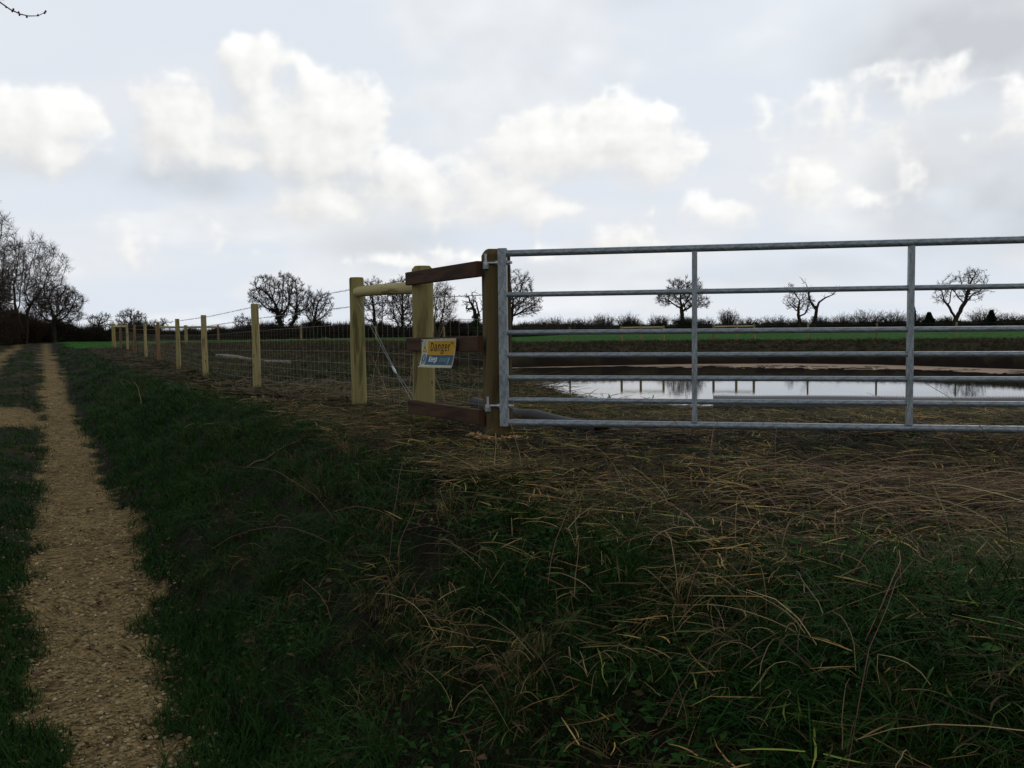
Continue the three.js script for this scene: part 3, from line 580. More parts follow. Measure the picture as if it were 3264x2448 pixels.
function tree(name, label, x, d, o, mats = [B_oak, B_twig], group) {
  const R = rngOf(o.seed), y = H(x, d), t = thing(name, label, o.cat || 'tree', P3(x, y, d).toArray(), group);
  for (const c of o.crown) c[1] -= y;
  const nodes = skeleton(R, o), tb = new MB(), cb = new MB();
  const walk = (k, from) => {
    const pts = [], rad = [];
    if (from >= 0) { pts.push(nodes[from].p); rad.push(Math.min(nodes[from].r, nodes[k].r * 1.25)); }
    let c = k;
    for (;;) { const nd = nodes[c]; pts.push(nd.p); rad.push(nd.r); if (!nd.kids.length) break; const s = [...nd.kids].sort((a, b) => nodes[b].w - nodes[a].w); for (const q of s.slice(1)) walk(q, c); c = s[0]; }
    if (pts.length < 2) return;
    const R0 = rad[from >= 0 ? 1 : 0]; rad[rad.length - 1] *= 0.5;
    (R0 > o.rad * 0.3 ? tb : cb).tube(pts, rad, R0 > o.rad * 0.3 ? 8 : R0 > o.tip * 3 ? 5 : 3);
  };
  walk(0, -1);
  // twigs: each a bent sliver with two finer ones at its side
  const tw = (o.twig || 3) * 2.0, tl = (o.tl || 0.6) * 1.15, wd = o.tip * 1.7;
  const sliver = (p, v, L, w) => { const m = p.clone().addScaledVector(v, L * 0.5), e = m.clone().addScaledVector(v.clone().add(new THREE.Vector3((R() - 0.5) * 0.9, (R() - 0.35) * 0.9, (R() - 0.5) * 0.9)).normalize(), L * 0.55); const sd = new THREE.Vector3(R() - 0.5, R() - 0.5, R() - 0.5).cross(v).normalize(); cb.ribbon([p, m, e], [w, w * 0.8, w * 0.35], sd); return m; };
  for (const nd of nodes) {
    if (nd.par < 0 || nd.r > o.tip * 3.6) continue;
    const dir = new THREE.Vector3().subVectors(nd.p, nodes[nd.par].p).normalize(), cnt = nd.kids.length ? tw * 0.5 : tw;
    for (let q = 0; q < cnt - R() * 0.9; q++) {
      const v = dir.clone().multiplyScalar(0.7).add(new THREE.Vector3(R() - 0.5, R() - 0.32, R() - 0.5).multiplyScalar(1.6)).normalize(), L = tl * (0.4 + 0.8 * R());
      const m = sliver(nd.p, v, L, wd);
      for (let k = 0; k < 2; k++) sliver(m, v.clone().add(new THREE.Vector3(R() - 0.5, R() - 0.4, R() - 0.5).multiplyScalar(1.5)).normalize(), L * 0.55, wd * 0.7);
    }
  }
  part('trunk', tb.geo(), mats[0], t); if (cb.i.length) part('crown', cb.geo(), mats[1], t);
  if (o.ivy) {
    const ib = new MB();
    const list = nodes.filter((q) => q.par >= 0 && q.r > o.rad * (o.ivyMin || 0.28) && q.p.y < o.ivy);
    for (const q of list) for (let k = 0; k < (o.ivyN || 70); k++) {
      const a = nodes[q.par].p, p = a.clone().lerp(q.p, R()), v = new THREE.Vector3(R() - 0.5, (R() - 0.5) * 0.8, R() - 0.5).normalize(); p.addScaledVector(v, q.r + R() * (o.ivyR || 0.35));
      const s = 0.10 + 0.10 * R(), u = new THREE.Vector3(R() - 0.5, R() - 0.5, R() - 0.5).normalize().multiplyScalar(s), w = new THREE.Vector3(R() - 0.5, R() - 0.5, R() - 0.5).normalize().multiplyScalar(s), f = 0.6 + 0.8 * R();
      ib.tri(p.clone().add(u), p.clone().add(w), p.clone().sub(u), [0.022 * f, 0.034 * f, 0.014 * f]);
    }
    if (ib.i.length) part('ivy', ib.geo(), M_ivy, t);
  }
  return t;
}
tree('ivy_oak', 'broad bare oak with ivy clad twin trunks in the hedge', -32.1, 125, { seed: 3, trunk: 1.6, bole: 0.6, stems: [[-0.5, 3.2], [1.6, 2.6]], crown: [[-0.6, 7.7, 3.9, 1.9], [0.2, 5.6, 3.2, 2.2], [-3.1, 6.1, 1.8, 1.6], [2.6, 5.6, 2.1, 2.3]], n: 170, step: 0.42, rad: 0.42, tip: 0.028, twig: 4, tl: 0.55, ivy: 4.6, ivyN: 60, ivyR: 0.5 });
tree('bare_tree', 'bare hedgerow tree with low forked trunk beside the ivy clad oak', -27.8, 125, { seed: 4, trunk: 1.5, crown: [[0.8, 5.0, 2.2, 2.3], [0.1, 4.0, 1.5, 1.4]], n: 160, step: 0.38, rad: 0.26, tip: 0.026, twig: 4, tl: 0.5, ivy: 1.6, ivyN: 40 });
tree('bare_tree', 'tall slim bare tree behind the first brace rail of the fence', -19.8, 128, { seed: 5, trunk: 2.2, stems: [[0.1, 2.8], [0.9, 2.0]], crown: [[-0.1, 6.6, 1.6, 2.4], [0.6, 4.6, 1.7, 1.8], [-1.6, 4.0, 0.9, 1.6, 1, 0.5]], n: 150, step: 0.38, rad: 0.25, tip: 0.026, twig: 4, tl: 0.55, ivy: 3, ivyN: 25 });
tree('bare_tree', 'bushy many stemmed bare tree against the thick round post', -15.8, 128, { seed: 6, stems: [[-0.5, 1.8], [0.2, 2.2], [0.8, 1.6]], trunk: 1.6, crown: [[-0.2, 6.3, 2.1, 2.7], [0.3, 3.8, 2.5, 1.7]], n: 230, step: 0.36, rad: 0.28, tip: 0.026, twig: 4.5, tl: 0.55, ivy: 3, ivyN: 25 });
tree('willow', 'pale feathery willow between the round post and gate post', -10.7, 128, { seed: 7, stems: [[0.4, 1.4], [-0.2, 1.2]], trunk: 1.2, crown: [[0.8, 5.3, 1.9, 2.9], [0.9, 3.4, 1.8, 1.2]], n: 120, step: 0.42, rad: 0.2, tip: 0.02, twig: 5, tl: 0.8, jit: 0.3 }, [B_grey, B_tan]);
tree('gnarled_tree', 'gnarled stunted tree with ivy covered bole just left of the gate post', -4.9, 125, { seed: 8, trunk: 2.7, crown: [[-0.5, 5.0, 1.7, 1.8]], n: 42, step: 0.4, rad: 0.3, tip: 0.028, twig: 1.6, tl: 0.4, jit: 1.1, ivy: 3.2, ivyN: 130, ivyR: 0.45 });
tree('oak', 'round headed bare oak standing behind the gate post', -0.1, 150, { seed: 9, trunk: 2.6, crown: [[1.0, 7.4, 3.5, 3.8], [2.3, 5.2, 3.2, 2.1], [-1.6, 6, 2.4, 2.4]], n: 190, step: 0.46, rad: 0.38, tip: 0.032, twig: 4, tl: 0.65 });
tree('oak', 'bare oak with dark bush at its foot seen past the first gate upright', 34.6, 180, { seed: 10, trunk: 3.6, crown: [[0.5, 8.7, 4.2, 2.6], [2.2, 6.1, 3.7, 1.5], [-3.2, 6.9, 2.2, 1.5]], n: 210, step: 0.5, rad: 0.42, tip: 0.034, twig: 4.5, tl: 0.7, ivy: 3, ivyN: 120, ivyR: 1.5 });
tree('twisted_tree', 'small twisted bare tree beside the dead tree', 60.0, 185, { seed: 12, trunk: 2.0, crown: [[-0.3, 6.4, 3.1, 2.5], [-2.0, 9.0, 0.9, 1.0, 1, 0.2], [1.6, 5.4, 1.6, 1.8, 1.5, 0.5]], n: 110, step: 0.5, rad: 0.36, tip: 0.036, twig: 2.6, tl: 0.6, jit: 0.9 });
tree('oak', 'bare oak with tall forked trunk beyond the second gate upright', 82.5, 165, { seed: 13, trunk: 1.2, bole: 1.9, stems: [[-1.5, 4.6], [1.5, 4.8]], crown: [[2.2, 8.3, 4.2, 3.3], [-2.5, 6.6, 1.9, 2.4, 1.9, 0.6]], n: 110, step: 0.5, rad: 0.46, tip: 0.032, twig: 2.8, tl: 0.65, jit: 0.7 });
tree('oak', 'wide branched bare oak rising out of the hedge at the lane end', -48.9, 95, { seed: 14, trunk: 2.0, crown: [[0.5, 5.0, 2.8, 1.8], [0.9, 3.6, 2.3, 1.2], [-1.2, 4.2, 1.6, 1.4]], n: 210, step: 0.30, rad: 0.26, tip: 0.017, twig: 6, tl: 0.5 });
tree('hedgerow_tree', 'fan shaped bare tree leaning over the lane hedge', -42.6, 78, { seed: 15, stems: [[0.3, 3.0], [-0.8, 3.2]], trunk: 2.6, crown: [[0.7, 7.3, 3.1, 2.8], [-0.2, 5.6, 2.6, 2.1], [1.7, 5.2, 2.0, 1.6]], n: 230, step: 0.32, rad: 0.19, tip: 0.013, twig: 4.4, tl: 0.62 });
tree('hedgerow_tree', 'tall dense bare tree with clinging brown leaves beside the lane', -36.9, 62, { seed: 16, stems: [[0.2, 2.2], [-0.6, 2.4], [0.7, 1.8]], trunk: 2, crown: [[0.2, 7.2, 2.5, 3.4], [0.0, 4.2, 2.4, 2.2]], n: 230, step: 0.30, rad: 0.18, tip: 0.012, twig: 4.4, tl: 0.55 });
tree('oak', 'low domed bare oak behind the far end of the lane fence', -47.8, 112, { seed: 17, trunk: 1.3, crown: [[0, 3.2, 2.0, 1.2]], n: 170, step: 0.28, rad: 0.2, tip: 0.02, twig: 4, tl: 0.36 });
tree('bare_tree', 'small spreading bare tree in the hedge left of the fence end', -50.1, 108, { seed: 18, trunk: 1.2, crown: [[0.2, 2.9, 1.6, 1.1]], n: 100, step: 0.28, rad: 0.16, tip: 0.018, twig: 4, tl: 0.36 });
tree('bare_tree', 'low bare tree behind the corner posts of the pond fence', -46.7, 118, { seed: 19, trunk: 0.9, crown: [[0.1, 2.5, 1.6, 0.8]], n: 90, step: 0.28, rad: 0.15, tip: 0.018, twig: 4, tl: 0.36 });
tree('bare_tree', 'round bushy bare tree left of the ivy clad oak', -36.9, 122, { seed: 20, trunk: 0.8, crown: [[0.1, 2.5, 1.4, 1.2]], n: 150, step: 0.26, rad: 0.15, tip: 0.018, twig: 5, tl: 0.36 });
// dead tree: limbs laid out one by one
{
  const x0 = 63.0, d0 = 185, y0 = H(x0, d0), t = thing('dead_tree', 'dead leaning tree with one long crooked side limb', 'tree', P3(x0, y0, d0).toArray());
  const v = (x, y, z = 0) => new THREE.Vector3(x - x0, y - y0, z), b = new MB(), c = new MB();
  b.tube([v(62.9, -0.2), v(62.9, 1.2), v(63.3, 2.9), v(63.5, 4.5), v(63.2, 5.2)], [0.55, 0.45, 0.38, 0.34, 0.3], 8);
  b.tube([v(63.3, 4.6), v(62.2, 6.2), v(61.7, 7.3, 0.4), v(61.6, 8.6, 0.5), v(60.9, 10.2, 0.6)], [0.3, 0.22, 0.17, 0.11, 0.05], 6);
  b.tube([v(63.5, 4.6), v(64.0, 6.0), v(65.4, 6.9, -0.4), v(66.9, 7.5, -0.4), v(68.2, 8.7, -0.6)], [0.28, 0.22, 0.17, 0.11, 0.04], 6);
  const R = rngOf(8);
  for (const [a, s] of [[[61.6, 8.6], 6], [[60.9, 10], 5], [[66.9, 7.5], 6], [[68, 8.5], 5], [[62, 6.5], 4], [[65.3, 6.9], 4], [[61.8, 7.6], 4]]) for (let k = 0; k < s; k++) { const p = v(a[0], a[1]), e = p.clone().add(new THREE.Vector3((R() - 0.5) * 2.6, R() * 1.9 - 0.3, (R() - 0.5) * 2)), m = p.clone().lerp(e, 0.5).add(new THREE.Vector3((R() - 0.5) * 0.5, (R() - 0.5) * 0.5, 0)); c.tube([p, m, e], [0.05, 0.04, 0.02], 3); }
  part('trunk', b.geo(), B_oak, t); part('crown', c.geo(), B_twig, t);
  const ib = new MB(); for (let k = 0; k < 260; k++) { const y = R() * 3.0, p = new THREE.Vector3((R() - 0.5) * 1.1, y, (R() - 0.5) * 1.1), s = 0.2, u = new THREE.Vector3(R() - 0.5, R() - 0.5, R() - 0.5).normalize().multiplyScalar(s), w = new THREE.Vector3(R() - 0.5, R() - 0.5, R() - 0.5).normalize().multiplyScalar(s); ib.tri(p.clone().add(u), p.clone().add(w), p.clone().sub(u), [0.022, 0.03, 0.014]); }
  part('ivy', ib.geo(), M_ivy, t);
}
// tree beside the camera whose twig hangs into the sky
{
  const x0 = -5.4, d0 = 2.2, y0 = H(x0, d0), t = thing('lane_tree', 'budding twig of a bare tree overhanging the lane', 'tree', P3(x0, y0, d0).toArray());
  const q = (x, y, d) => P3(x, y, d).sub(t.position), b = new MB(), c = new MB();
  b.tube([q(-5.4, y0 - 0.3, 2.2), q(-5.35, 1.2, 2.25), q(-5.2, 2.6, 2.3), q(-5.3, 4.2, 2.4), q(-5.5, 6.5, 2.3)], [0.16, 0.14, 0.12, 0.09, 0.03], 10);
  b.tube([q(-5.2, 2.6, 2.3), q(-4.4, 3.5, 2.5), q(-3.2, 3.75, 2.75), q(-2.4, 3.3, 2.9)], [0.07, 0.05, 0.03, 0.014], 7);
  c.tube([q(-2.4, 3.3, 2.9), q(-2.0, 2.93, 2.96), q(-1.80, 2.765, 2.99), q(-1.715, 2.688, 3), q(-1.672, 2.643, 3), q(-1.639, 2.619, 3), q(-1.605, 2.603, 3), q(-1.579, 2.597, 3), q(-1.549, 2.597, 3), q(-1.524, 2.608, 3)], [0.009, 0.005, 0.0035, 0.003, 0.0026, 0.0024, 0.002, 0.0017, 0.0013, 0.001], 6);
  c.tube([q(-1.682, 2.655, 3), q(-1.660, 2.650, 3), q(-1.642, 2.655, 3)], [0.0018, 0.0013, 0.001], 5);
  for (const [x, y] of [[-1.652, 2.627], [-1.632, 2.613], [-1.628, 2.619], [-1.609, 2.601], [-1.611, 2.609], [-1.585, 2.594], [-1.526, 2.606], [-1.522, 2.611], [-1.646, 2.654], [-1.640, 2.657], [-1.548, 2.599]]) { const s = new THREE.IcosahedronGeometry(0.0032, 1), p = s.attributes.position; const o = q(x, y, 3); for (let i = 0; i < p.count; i++) { const n = new THREE.Vector3().fromBufferAttribute(p, i); c.p.push(o.x + n.x, o.y + n.y * 1.3, o.z + n.z); c.n.push(n.x / 0.0032, n.y / 0.0032, n.z / 0.0032); c.u.push(0, 0); c.i.push(c.p.length / 3 - 1); } }
  const R = rngOf(3);
  for (let k = 0; k < 26; k++) { const y = 3.2 + R() * 3, p = q(-5.35, y, 2.35), e = p.clone().add(new THREE.Vector3((R() - 0.6) * 2.2, 0.5 + R(), (R() - 0.5) * 2)); c.tube([p, p.clone().lerp(e, 0.5).add(new THREE.Vector3(0, 0.15, 0)), e], [0.02, 0.012, 0.004], 4); }
  part('trunk', b.geo(), B_oak, t); part('branches', c.geo(), new THREE.MeshStandardMaterial({ color: new THREE.Color().setRGB(0.06, 0.035, 0.035), roughness: 0.8 }), t);
}

// ------------------------------------------------------------------ hedges: masses of twigs and scraps of leaf
function inst(name, geo, mat, list, label, category, kind = 'stuff') {
  const m = new THREE.InstancedMesh(geo, mat, list.length), M = new THREE.Matrix4(), Q = new THREE.Quaternion(), E = new THREE.Euler(), C = new THREE.Color();
  list.forEach((o, i) => { E.set(o.tx || 0, o.ry || 0, o.tz || 0, 'YXZ'); Q.setFromEuler(E); const s = o.s || 1; M.compose(new THREE.Vector3(o.x, o.y, o.z), Q, new THREE.Vector3(s * (o.sx || 1), s * (o.sy || 1), s * (o.sx || 1))); m.setMatrixAt(i, M); if (o.c) m.setColorAt(i, C.setRGB(o.c[0], o.c[1], o.c[2])); });
  m.name = numbered(name); scene.add(m); return tag(m, label, category, null, kind);
}
function twigClump(seed, n, len, r, leaves) {
  const b = new MB(), R = rngOf(seed);
  for (let k = 0; k < n; k++) { const p = new THREE.Vector3((R() - 0.5) * 1.1, R() * 0.6 - 0.2, (R() - 0.5) * 1.1), v = new THREE.Vector3((R() - 0.5) * 1.1, 0.25 + R() * 0.9, (R() - 0.5) * 1.1).normalize(); const m = p.clone().addScaledVector(v, len * 0.5), e = m.clone().addScaledVector(v.add(new THREE.Vector3(R() - 0.5, R() * 0.5 - 0.1, R() - 0.5)).normalize(), len * (0.3 + 0.4 * R())); b.tube([p, m, e], [r, r * 0.8, r * 0.4], 3); }
  for (let k = 0; k < leaves; k++) { const p = new THREE.Vector3((R() - 0.5) * 1.2, R() * 0.9 - 0.3, (R() - 0.5) * 1.2), s = 0.07 + 0.06 * R(), u = new THREE.Vector3(R() - 0.5, R() - 0.5, R() - 0.5).normalize().multiplyScalar(s), w = new THREE.Vector3(R() - 0.5, R() - 0.5, R() - 0.5).normalize().multiplyScalar(s); b.tri(p.clone().add(u), p.clone().add(w), p.clone().sub(u)); }
  return b.geo();
}
const M_hedge = matt({ color: 0xffffff });
const hedgeClump = twigClump(41, 46, 0.9, 0.016, 60), hedgeFar = twigClump(42, 34, 0.9, 0.03, 50);
function hedge(name, path, hTop, width, per, geo, col, label, seed, sc = 1) {
  const R = rngOf(seed), L = [];
  for (let i = 0; i < path.length - 1; i++) {
    const [ax, ad] = path[i], [bx, bd] = path[i + 1], len = Math.hypot(bx - ax, bd - ad), n = Math.round(len * per);
    for (let k = 0; k < n; k++) {
      const t = R(), x = mix(ax, bx, t) + (R() - 0.5) * width * 0.5, d = mix(ad, bd, t) + (R() - 0.5) * width, h = hTop * (0.75 + 0.6 * n2(x * 0.22, d * 0.22 + seed, 3) + 0.35 * n2(x * 0.9, seed, 2)), f = 0.7 + 0.6 * R();
      L.push({ x, y: H(x, d) + R() * Math.max(0.3, h - 0.4 * sc), z: -d, s: sc * (0.7 + 0.6 * R()), ry: R() * 6.3, tx: (R() - 0.5) * 0.5, c: [col[0] * f, col[1] * f * (0.9 + 0.25 * R()), col[2] * f] });
    }
  }
  return inst(name, geo, M_hedge, L, label, 'hedge');
}
hedge('hedgerow', [[-36.5, 58], [-41, 70], [-47, 84], [-53, 97]], 2.6, 2.2, 26, hedgeClump, [0.030, 0.023, 0.015], 'dark overgrown hedge along the lane under the leaning trees', 1);
hedge('hedgerow', [[-58, 95], [-52, 97], [-46, 104], [-42, 112], [-38, 119], [-34, 124]], 2.0, 2.0, 26, hedgeClump, [0.032, 0.026, 0.019], 'dark bare hedge across the field behind the lane fence posts', 2);
hedge('hedgerow', [[-35, 124.5], [-25, 127], [-12, 130], [0, 136]], 2.3, 2.2, 24, hedgeClump, [0.033, 0.027, 0.021], 'dark bare hedge below the ivy clad oak and willow', 3);
hedge('hedgerow', [[0, 137], [6, 160], [14, 190], [36, 215], [80, 225], [150, 230]], 0.9, 5, 8, hedgeFar, [0.033, 0.028, 0.021], 'distant low hedge at the far edge of the crop field', 4, 1.3);

// bushes and distant trees of the skyline, each on its own
function bush(name, label, x, d, w, h, seed, col, dense, cat = 'bush', group) {
  const R = rngOf(seed), b = new MB(), t = thing(name, label, cat, P3(x, H(x, d), d).toArray(), group), px = d / 900;
  const r = Math.max(0.014, px * 0.13);
  for (let k = 0; k < dense; k++) {
    const a = R() * 6.28, q = Math.sqrt(R()), p = new THREE.Vector3(Math.cos(a) * q * w * 0.12, R() * h * 0.15, Math.sin(a) * q * w * 0.12), u = Math.pow(R(), 0.6), e = new THREE.Vector3(Math.cos(a) * q * w * 0.5 * (0.4 + 0.6 * u), h * (0.25 + 0.75 * u * Math.sqrt(1.02 - q * q * 0.75)), Math.sin(a) * q * w * 0.5);
    const m = p.clone().lerp(e, 0.5).add(new THREE.Vector3((R() - 0.5) * w * 0.16, (R() - 0.3) * h * 0.12, (R() - 0.5) * w * 0.16)); b.tube([p, m, e], [r * 1.5, r * 1.1, r * 0.5], 3);
    for (let j = 0; j < 4; j++) { const s = m.clone().lerp(e, R()), v = new THREE.Vector3(R() - 0.5, R() - 0.25, R() - 0.5).normalize().multiplyScalar(h * 0.2 * (0.4 + R())); b.tube([s, s.clone().add(v)], [r * 0.8, r * 0.4], 3); }
  }
  part('branches', b.geo(), matt({ color: rgb(...col) }), t);
  return t;
}
bush('hedge_bush', 'dense dark bush under the tall tree beside the lane', -38.6, 64, 5.2, 6.2, 51, [0.028, 0.020, 0.014], 900);
bush('hedge_bush', 'twiggy bush between the lane oak and the small spreading tree', -50.4, 99, 2.4, 2.9, 52, [0.036, 0.029, 0.02], 260);
bush('hedge_bush', 'brown bush at the foot of the fan shaped tree', -44.2, 82, 3.6, 3.1, 53, [0.035, 0.024, 0.017], 300);
bush('hedge_bush', 'scrubby bush at the foot of the bare oak past the first gate upright', 35.2, 181, 7, 3.6, 54, [0.030, 0.028, 0.020], 300);
{
  const spots = [[2.6, 160, 4, 3.2], [5.2, 162, 5, 3.8], [9, 175, 6.5, 4.6], [13, 182, 5, 4.0], [17, 195, 7, 4.4], [21.5, 205, 6, 5.6], [29, 212, 5, 4.2], [33, 200, 6, 5.2], [27, 205, 6, 5.4], [43, 218, 7, 4.8], [48, 220, 6, 4.2], [54, 221, 6, 6.6], [59, 222, 7, 4.2], [66, 223, 9, 4.6], [72, 223, 6, 3.8], [78, 224, 6, 4.4], [84, 225, 7, 4.8], [90, 225, 10, 6.0], [97, 226, 9, 5.8], [104, 226, 6, 4.4], [111, 227, 6, 4.0], [121, 228, 9, 6.2], [128, 229, 8, 4.6], [134, 229, 6, 4.4]];
  const near = ['behind the gate post', 'between the gate post and the bare oak', 'between the bare oak and the twisted tree', 'between the dead tree and the forked oak', 'beyond the forked oak'];
  spots.forEach(([x, d, w, h], i) => bush('distant_tree', `${w >= 8 ? 'wide low' : h >= 5.4 ? 'tall rounded' : 'small rounded'} bare tree on the skyline ${near[x < 8 ? 0 : x < 32 ? 1 : x < 59 ? 2 : x < 82 ? 3 : 4]}`, x, d, w * 1.15, h * 0.84, 200 + i, [0.036, 0.029, 0.020], 170, 'tree', 'small rounded trees along the field skyline'));
}
function conifer(label, x, d, w, h, seed, tall) {
  const R = rngOf(seed), b = new MB(), t = thing('conifer', label, 'tree', P3(x, H(x, d), d).toArray());
  for (let k = 0; k < 1500; k++) { const u = R(), a = R() * 6.28, rr = w * 0.5 * (tall ? Math.sin(Math.PI * (0.12 + 0.86 * u)) : 1 - u * 0.93) * (0.55 + 0.45 * Math.sqrt(R())) * (0.85 + 0.25 * noise3(a * 1.5, u * 6, seed)), p = new THREE.Vector3(Math.cos(a) * rr, h * (0.04 + 0.96 * u), Math.sin(a) * rr), s = 0.28, q = new THREE.Vector3(Math.cos(a) * 0.6 + (R() - 0.5), R() * 0.9, Math.sin(a) * 0.6 + (R() - 0.5)).normalize().multiplyScalar(s * 1.5), v = new THREE.Vector3(R() - 0.5, R() - 0.5, R() - 0.5).normalize().multiplyScalar(s); b.tri(p.clone().add(q), p.clone().add(v), p.clone().sub(v), [0.016, 0.024, 0.014]); }
  part('foliage', b.geo(), M_ivy, t);
  part('trunk', new MB().tube([new THREE.Vector3(0, -0.2, 0), new THREE.Vector3(0, h * 0.5, 0), new THREE.Vector3(0, h * 0.92, 0)], [0.2, 0.12, 0.03], 6).geo(), B_oak, t);
}
conifer('dark pyramid shaped conifer on the skyline right of the forked oak', 108, 200, 3.0, 3.8, 71, false);
conifer('dark ragged evergreen just left of the forked oak', 101, 215, 4.0, 3.7, 72, false);
conifer('thin bare topped column tree left of the dark ragged evergreen', 100, 222, 1.8, 6.2, 73, true);

// ------------------------------------------------------------------ grass, hay, leaves and stones
const M_blade = matt({ color: 0xffffff, roughness: 0.8 }, 0.2);
const M_leaf = matt({ color: 0xffffff, roughness: 0.85 }, 0.2);
function tuft(seed, n, len, wid, spread, droop, seg = 3) {
  const b = new MB(), R = rngOf(seed);
  for (let k = 0; k < n; k++) {
    const a = R() * 6.283, o = new THREE.Vector3(Math.cos(a) * spread * R(), -0.02, Math.sin(a) * spread * R()), az = R() * 6.283, L = len * (0.45 + 0.75 * R()), bend = droop * (0.4 + 1.2 * R()), pts = [], ws = [];
    let th = 1.5 - R() * 0.5 - droop * 0.25; const p = o.clone();
    for (let j = 0; j <= seg; j++) { pts.push(p.clone()); ws.push(wid * (0.7 + 0.5 * R()) * (j === seg ? 0.15 : 1 - 0.25 * j / seg)); p.add(new THREE.Vector3(Math.cos(az) * Math.cos(th), Math.sin(th), Math.sin(az) * Math.cos(th)).multiplyScalar(L / seg)); th -= bend / seg * (0.7 + 0.6 * R()); }
    b.ribbon(pts, ws, new THREE.Vector3(-Math.sin(az), 0.15 * (R() - 0.5), Math.cos(az)).normalize());
  }
  return b.geo();
}
function litter(seed, n, len, wid, spread) {
  const b = new MB(), R = rngOf(seed);
  for (let k = 0; k < n; k++) {
    const p = new THREE.Vector3((R() - 0.5) * spread, R() * R() * 0.045, (R() - 0.5) * spread), a = R() * 6.283, L = len * (0.3 + R()), lift = (R() - 0.35) * 0.5, cv = (R() - 0.5) * 1.2, pts = [];
    let h = a; for (let j = 0; j < 4; j++) { pts.push(p.clone()); p.add(new THREE.Vector3(Math.cos(h), lift * (0.6 - j * 0.35), Math.sin(h)).multiplyScalar(L / 3)); h += cv / 3; }
    b.ribbon(pts, [wid * 0.8, wid, wid * 0.9, wid * 0.3].map((w) => w * (0.6 + 0.7 * R())), new THREE.Vector3(-Math.sin(a), (R() - 0.5) * 0.8, Math.cos(a)).normalize());
  }
  return b.geo();
}
function scatter(seed, N, r0, r1, az0, az1, fn) {
  const R = rngOf(seed), L = [], k = Math.log(r1 / r0);
  for (let i = 0; i < N; i++) { const r = r0 * Math.exp(R() * k), a = mix(az0, az1, R()) * DEG, x = r * Math.sin(a), d = r * Math.cos(a), o = fn(x, d, r, R); if (o) { o.x = x; o.z = -d; o.y = H(x, d) + (o.dy || 0); o.ry = R() * 6.283; o.tx = o.tx ?? (R() - 0.5) * 0.3; o.tz = o.tz ?? (R() - 0.5) * 0.3; L.push(o); } }
  return L;
}
const gTone = (R, f = 1) => { const q = f * (0.6 + 0.75 * R()), y = R(); return [q * mix(0.010, 0.030, y * y), q * mix(0.040, 0.056, y), q * mix(0.006, 0.009, y)]; };
const dTone = (R, f = 1) => { const q = f * (0.45 + 0.8 * R()), w = R(); return [q * mix(0.25, 0.35, w), q * mix(0.165, 0.275, w), q * mix(0.070, 0.110, w)]; };
const longGreen = [tuft(101, 26, 0.25, 0.0036, 0.08, 1.2, 4), tuft(102, 20, 0.31, 0.0042, 0.09, 1.7, 4), tuft(103, 30, 0.16, 0.0034, 0.10, 1.0, 3)];
const shortGreen = tuft(104, 26, 0.075, 0.004, 0.07, 0.8, 2);
const coarse = [tuft(105, 24, 0.30, 0.011, 0.16, 1.3, 3), tuft(106, 22, 0.42, 0.010, 0.13, 0.9, 3)];
const hay = [litter(111, 16, 0.11, 0.0042, 0.24), litter(112, 9, 0.20, 0.0045, 0.32)];
const hayFar = litter(113, 26, 0.26, 0.012, 0.6);

const wild = (x, d) => (x > -0.4 ? sst(1.1, 2.7, gateD(x) - d + 0.9 * n2(x * 1.2, d * 1.2 + 20, 3)) : 0);
const rough = (x, d) => { const s = sOf(x, d); return Math.max(wild(x, d) * 0.85, 0) * sst(0.32, 0.62, s) ||  sst(0.32, 0.62, s) * (1 - sst(1.75, 2.35, s) * 0.9); };
const AZ = [-40, 40];
for (let v = 0; v < 3; v++) {
  const L = scatter(500 + v, 19000, 0.9, 26, ...AZ, (x, d, r, R) => {
    const s = sOf(x, d); if (insideFence(x, d) || gravelMask(x, d) > -0.03) return null;
    const nz = n2(x * 1.5 + v * 11, d * 1.5, 4); const wd = wild(x, d); let p = rough(x, d) * ((x < -0.4 ? 0.8 : 0.45) + 2.0 * nz);
    if (s > 1.75) p = Math.max(0.04 + 0.6 * sst(0.08, 0.4, nz), wd * (0.25 + 1.8 * nz)); if (s < 0.3) return null;
    if (R() > p) return null;
    return { s: (0.42 + 0.75 * R() * R() + 0.6 * nz) * mix(1, 0.35, sst(1.2, 1.9, s) * (1 - wd)) * (s < 0.6 ? 0.6 : 1) * (1 - 0.3 * wd) * (1 + r * 0.008), c: R() < 0.07 ? dTone(R, 0.3) : gTone(R, 0.9), tx: (R() - 0.5) * 0.7, tz: (R() - 0.5) * 0.7 };
  });
  inst('rough_grass', longGreen[v], M_leaf, L, ['long dark green grass on the bank beside the lane', 'drooping dark green grass tussocks on the bank slope', 'shorter dense green grass between the bank tussocks'][v], 'grass');
}
inst('short_grass', shortGreen, M_leaf, scatter(510, 80000, 1.5, 50, ...AZ, (x, d, r, R) => { const s = sOf(x, d); if (s > 0.55 || gravelMask(x, d) > 0.02) return null; if (R() > 0.85 + 1.0 * n2(x * 1.7, d * 1.7, 3)) return null; return { s: 0.6 + 0.8 * R() + r * 0.02, c: gTone(R, 0.85) }; }), 'short green grass on the crown and edges of the lane', 'grass');
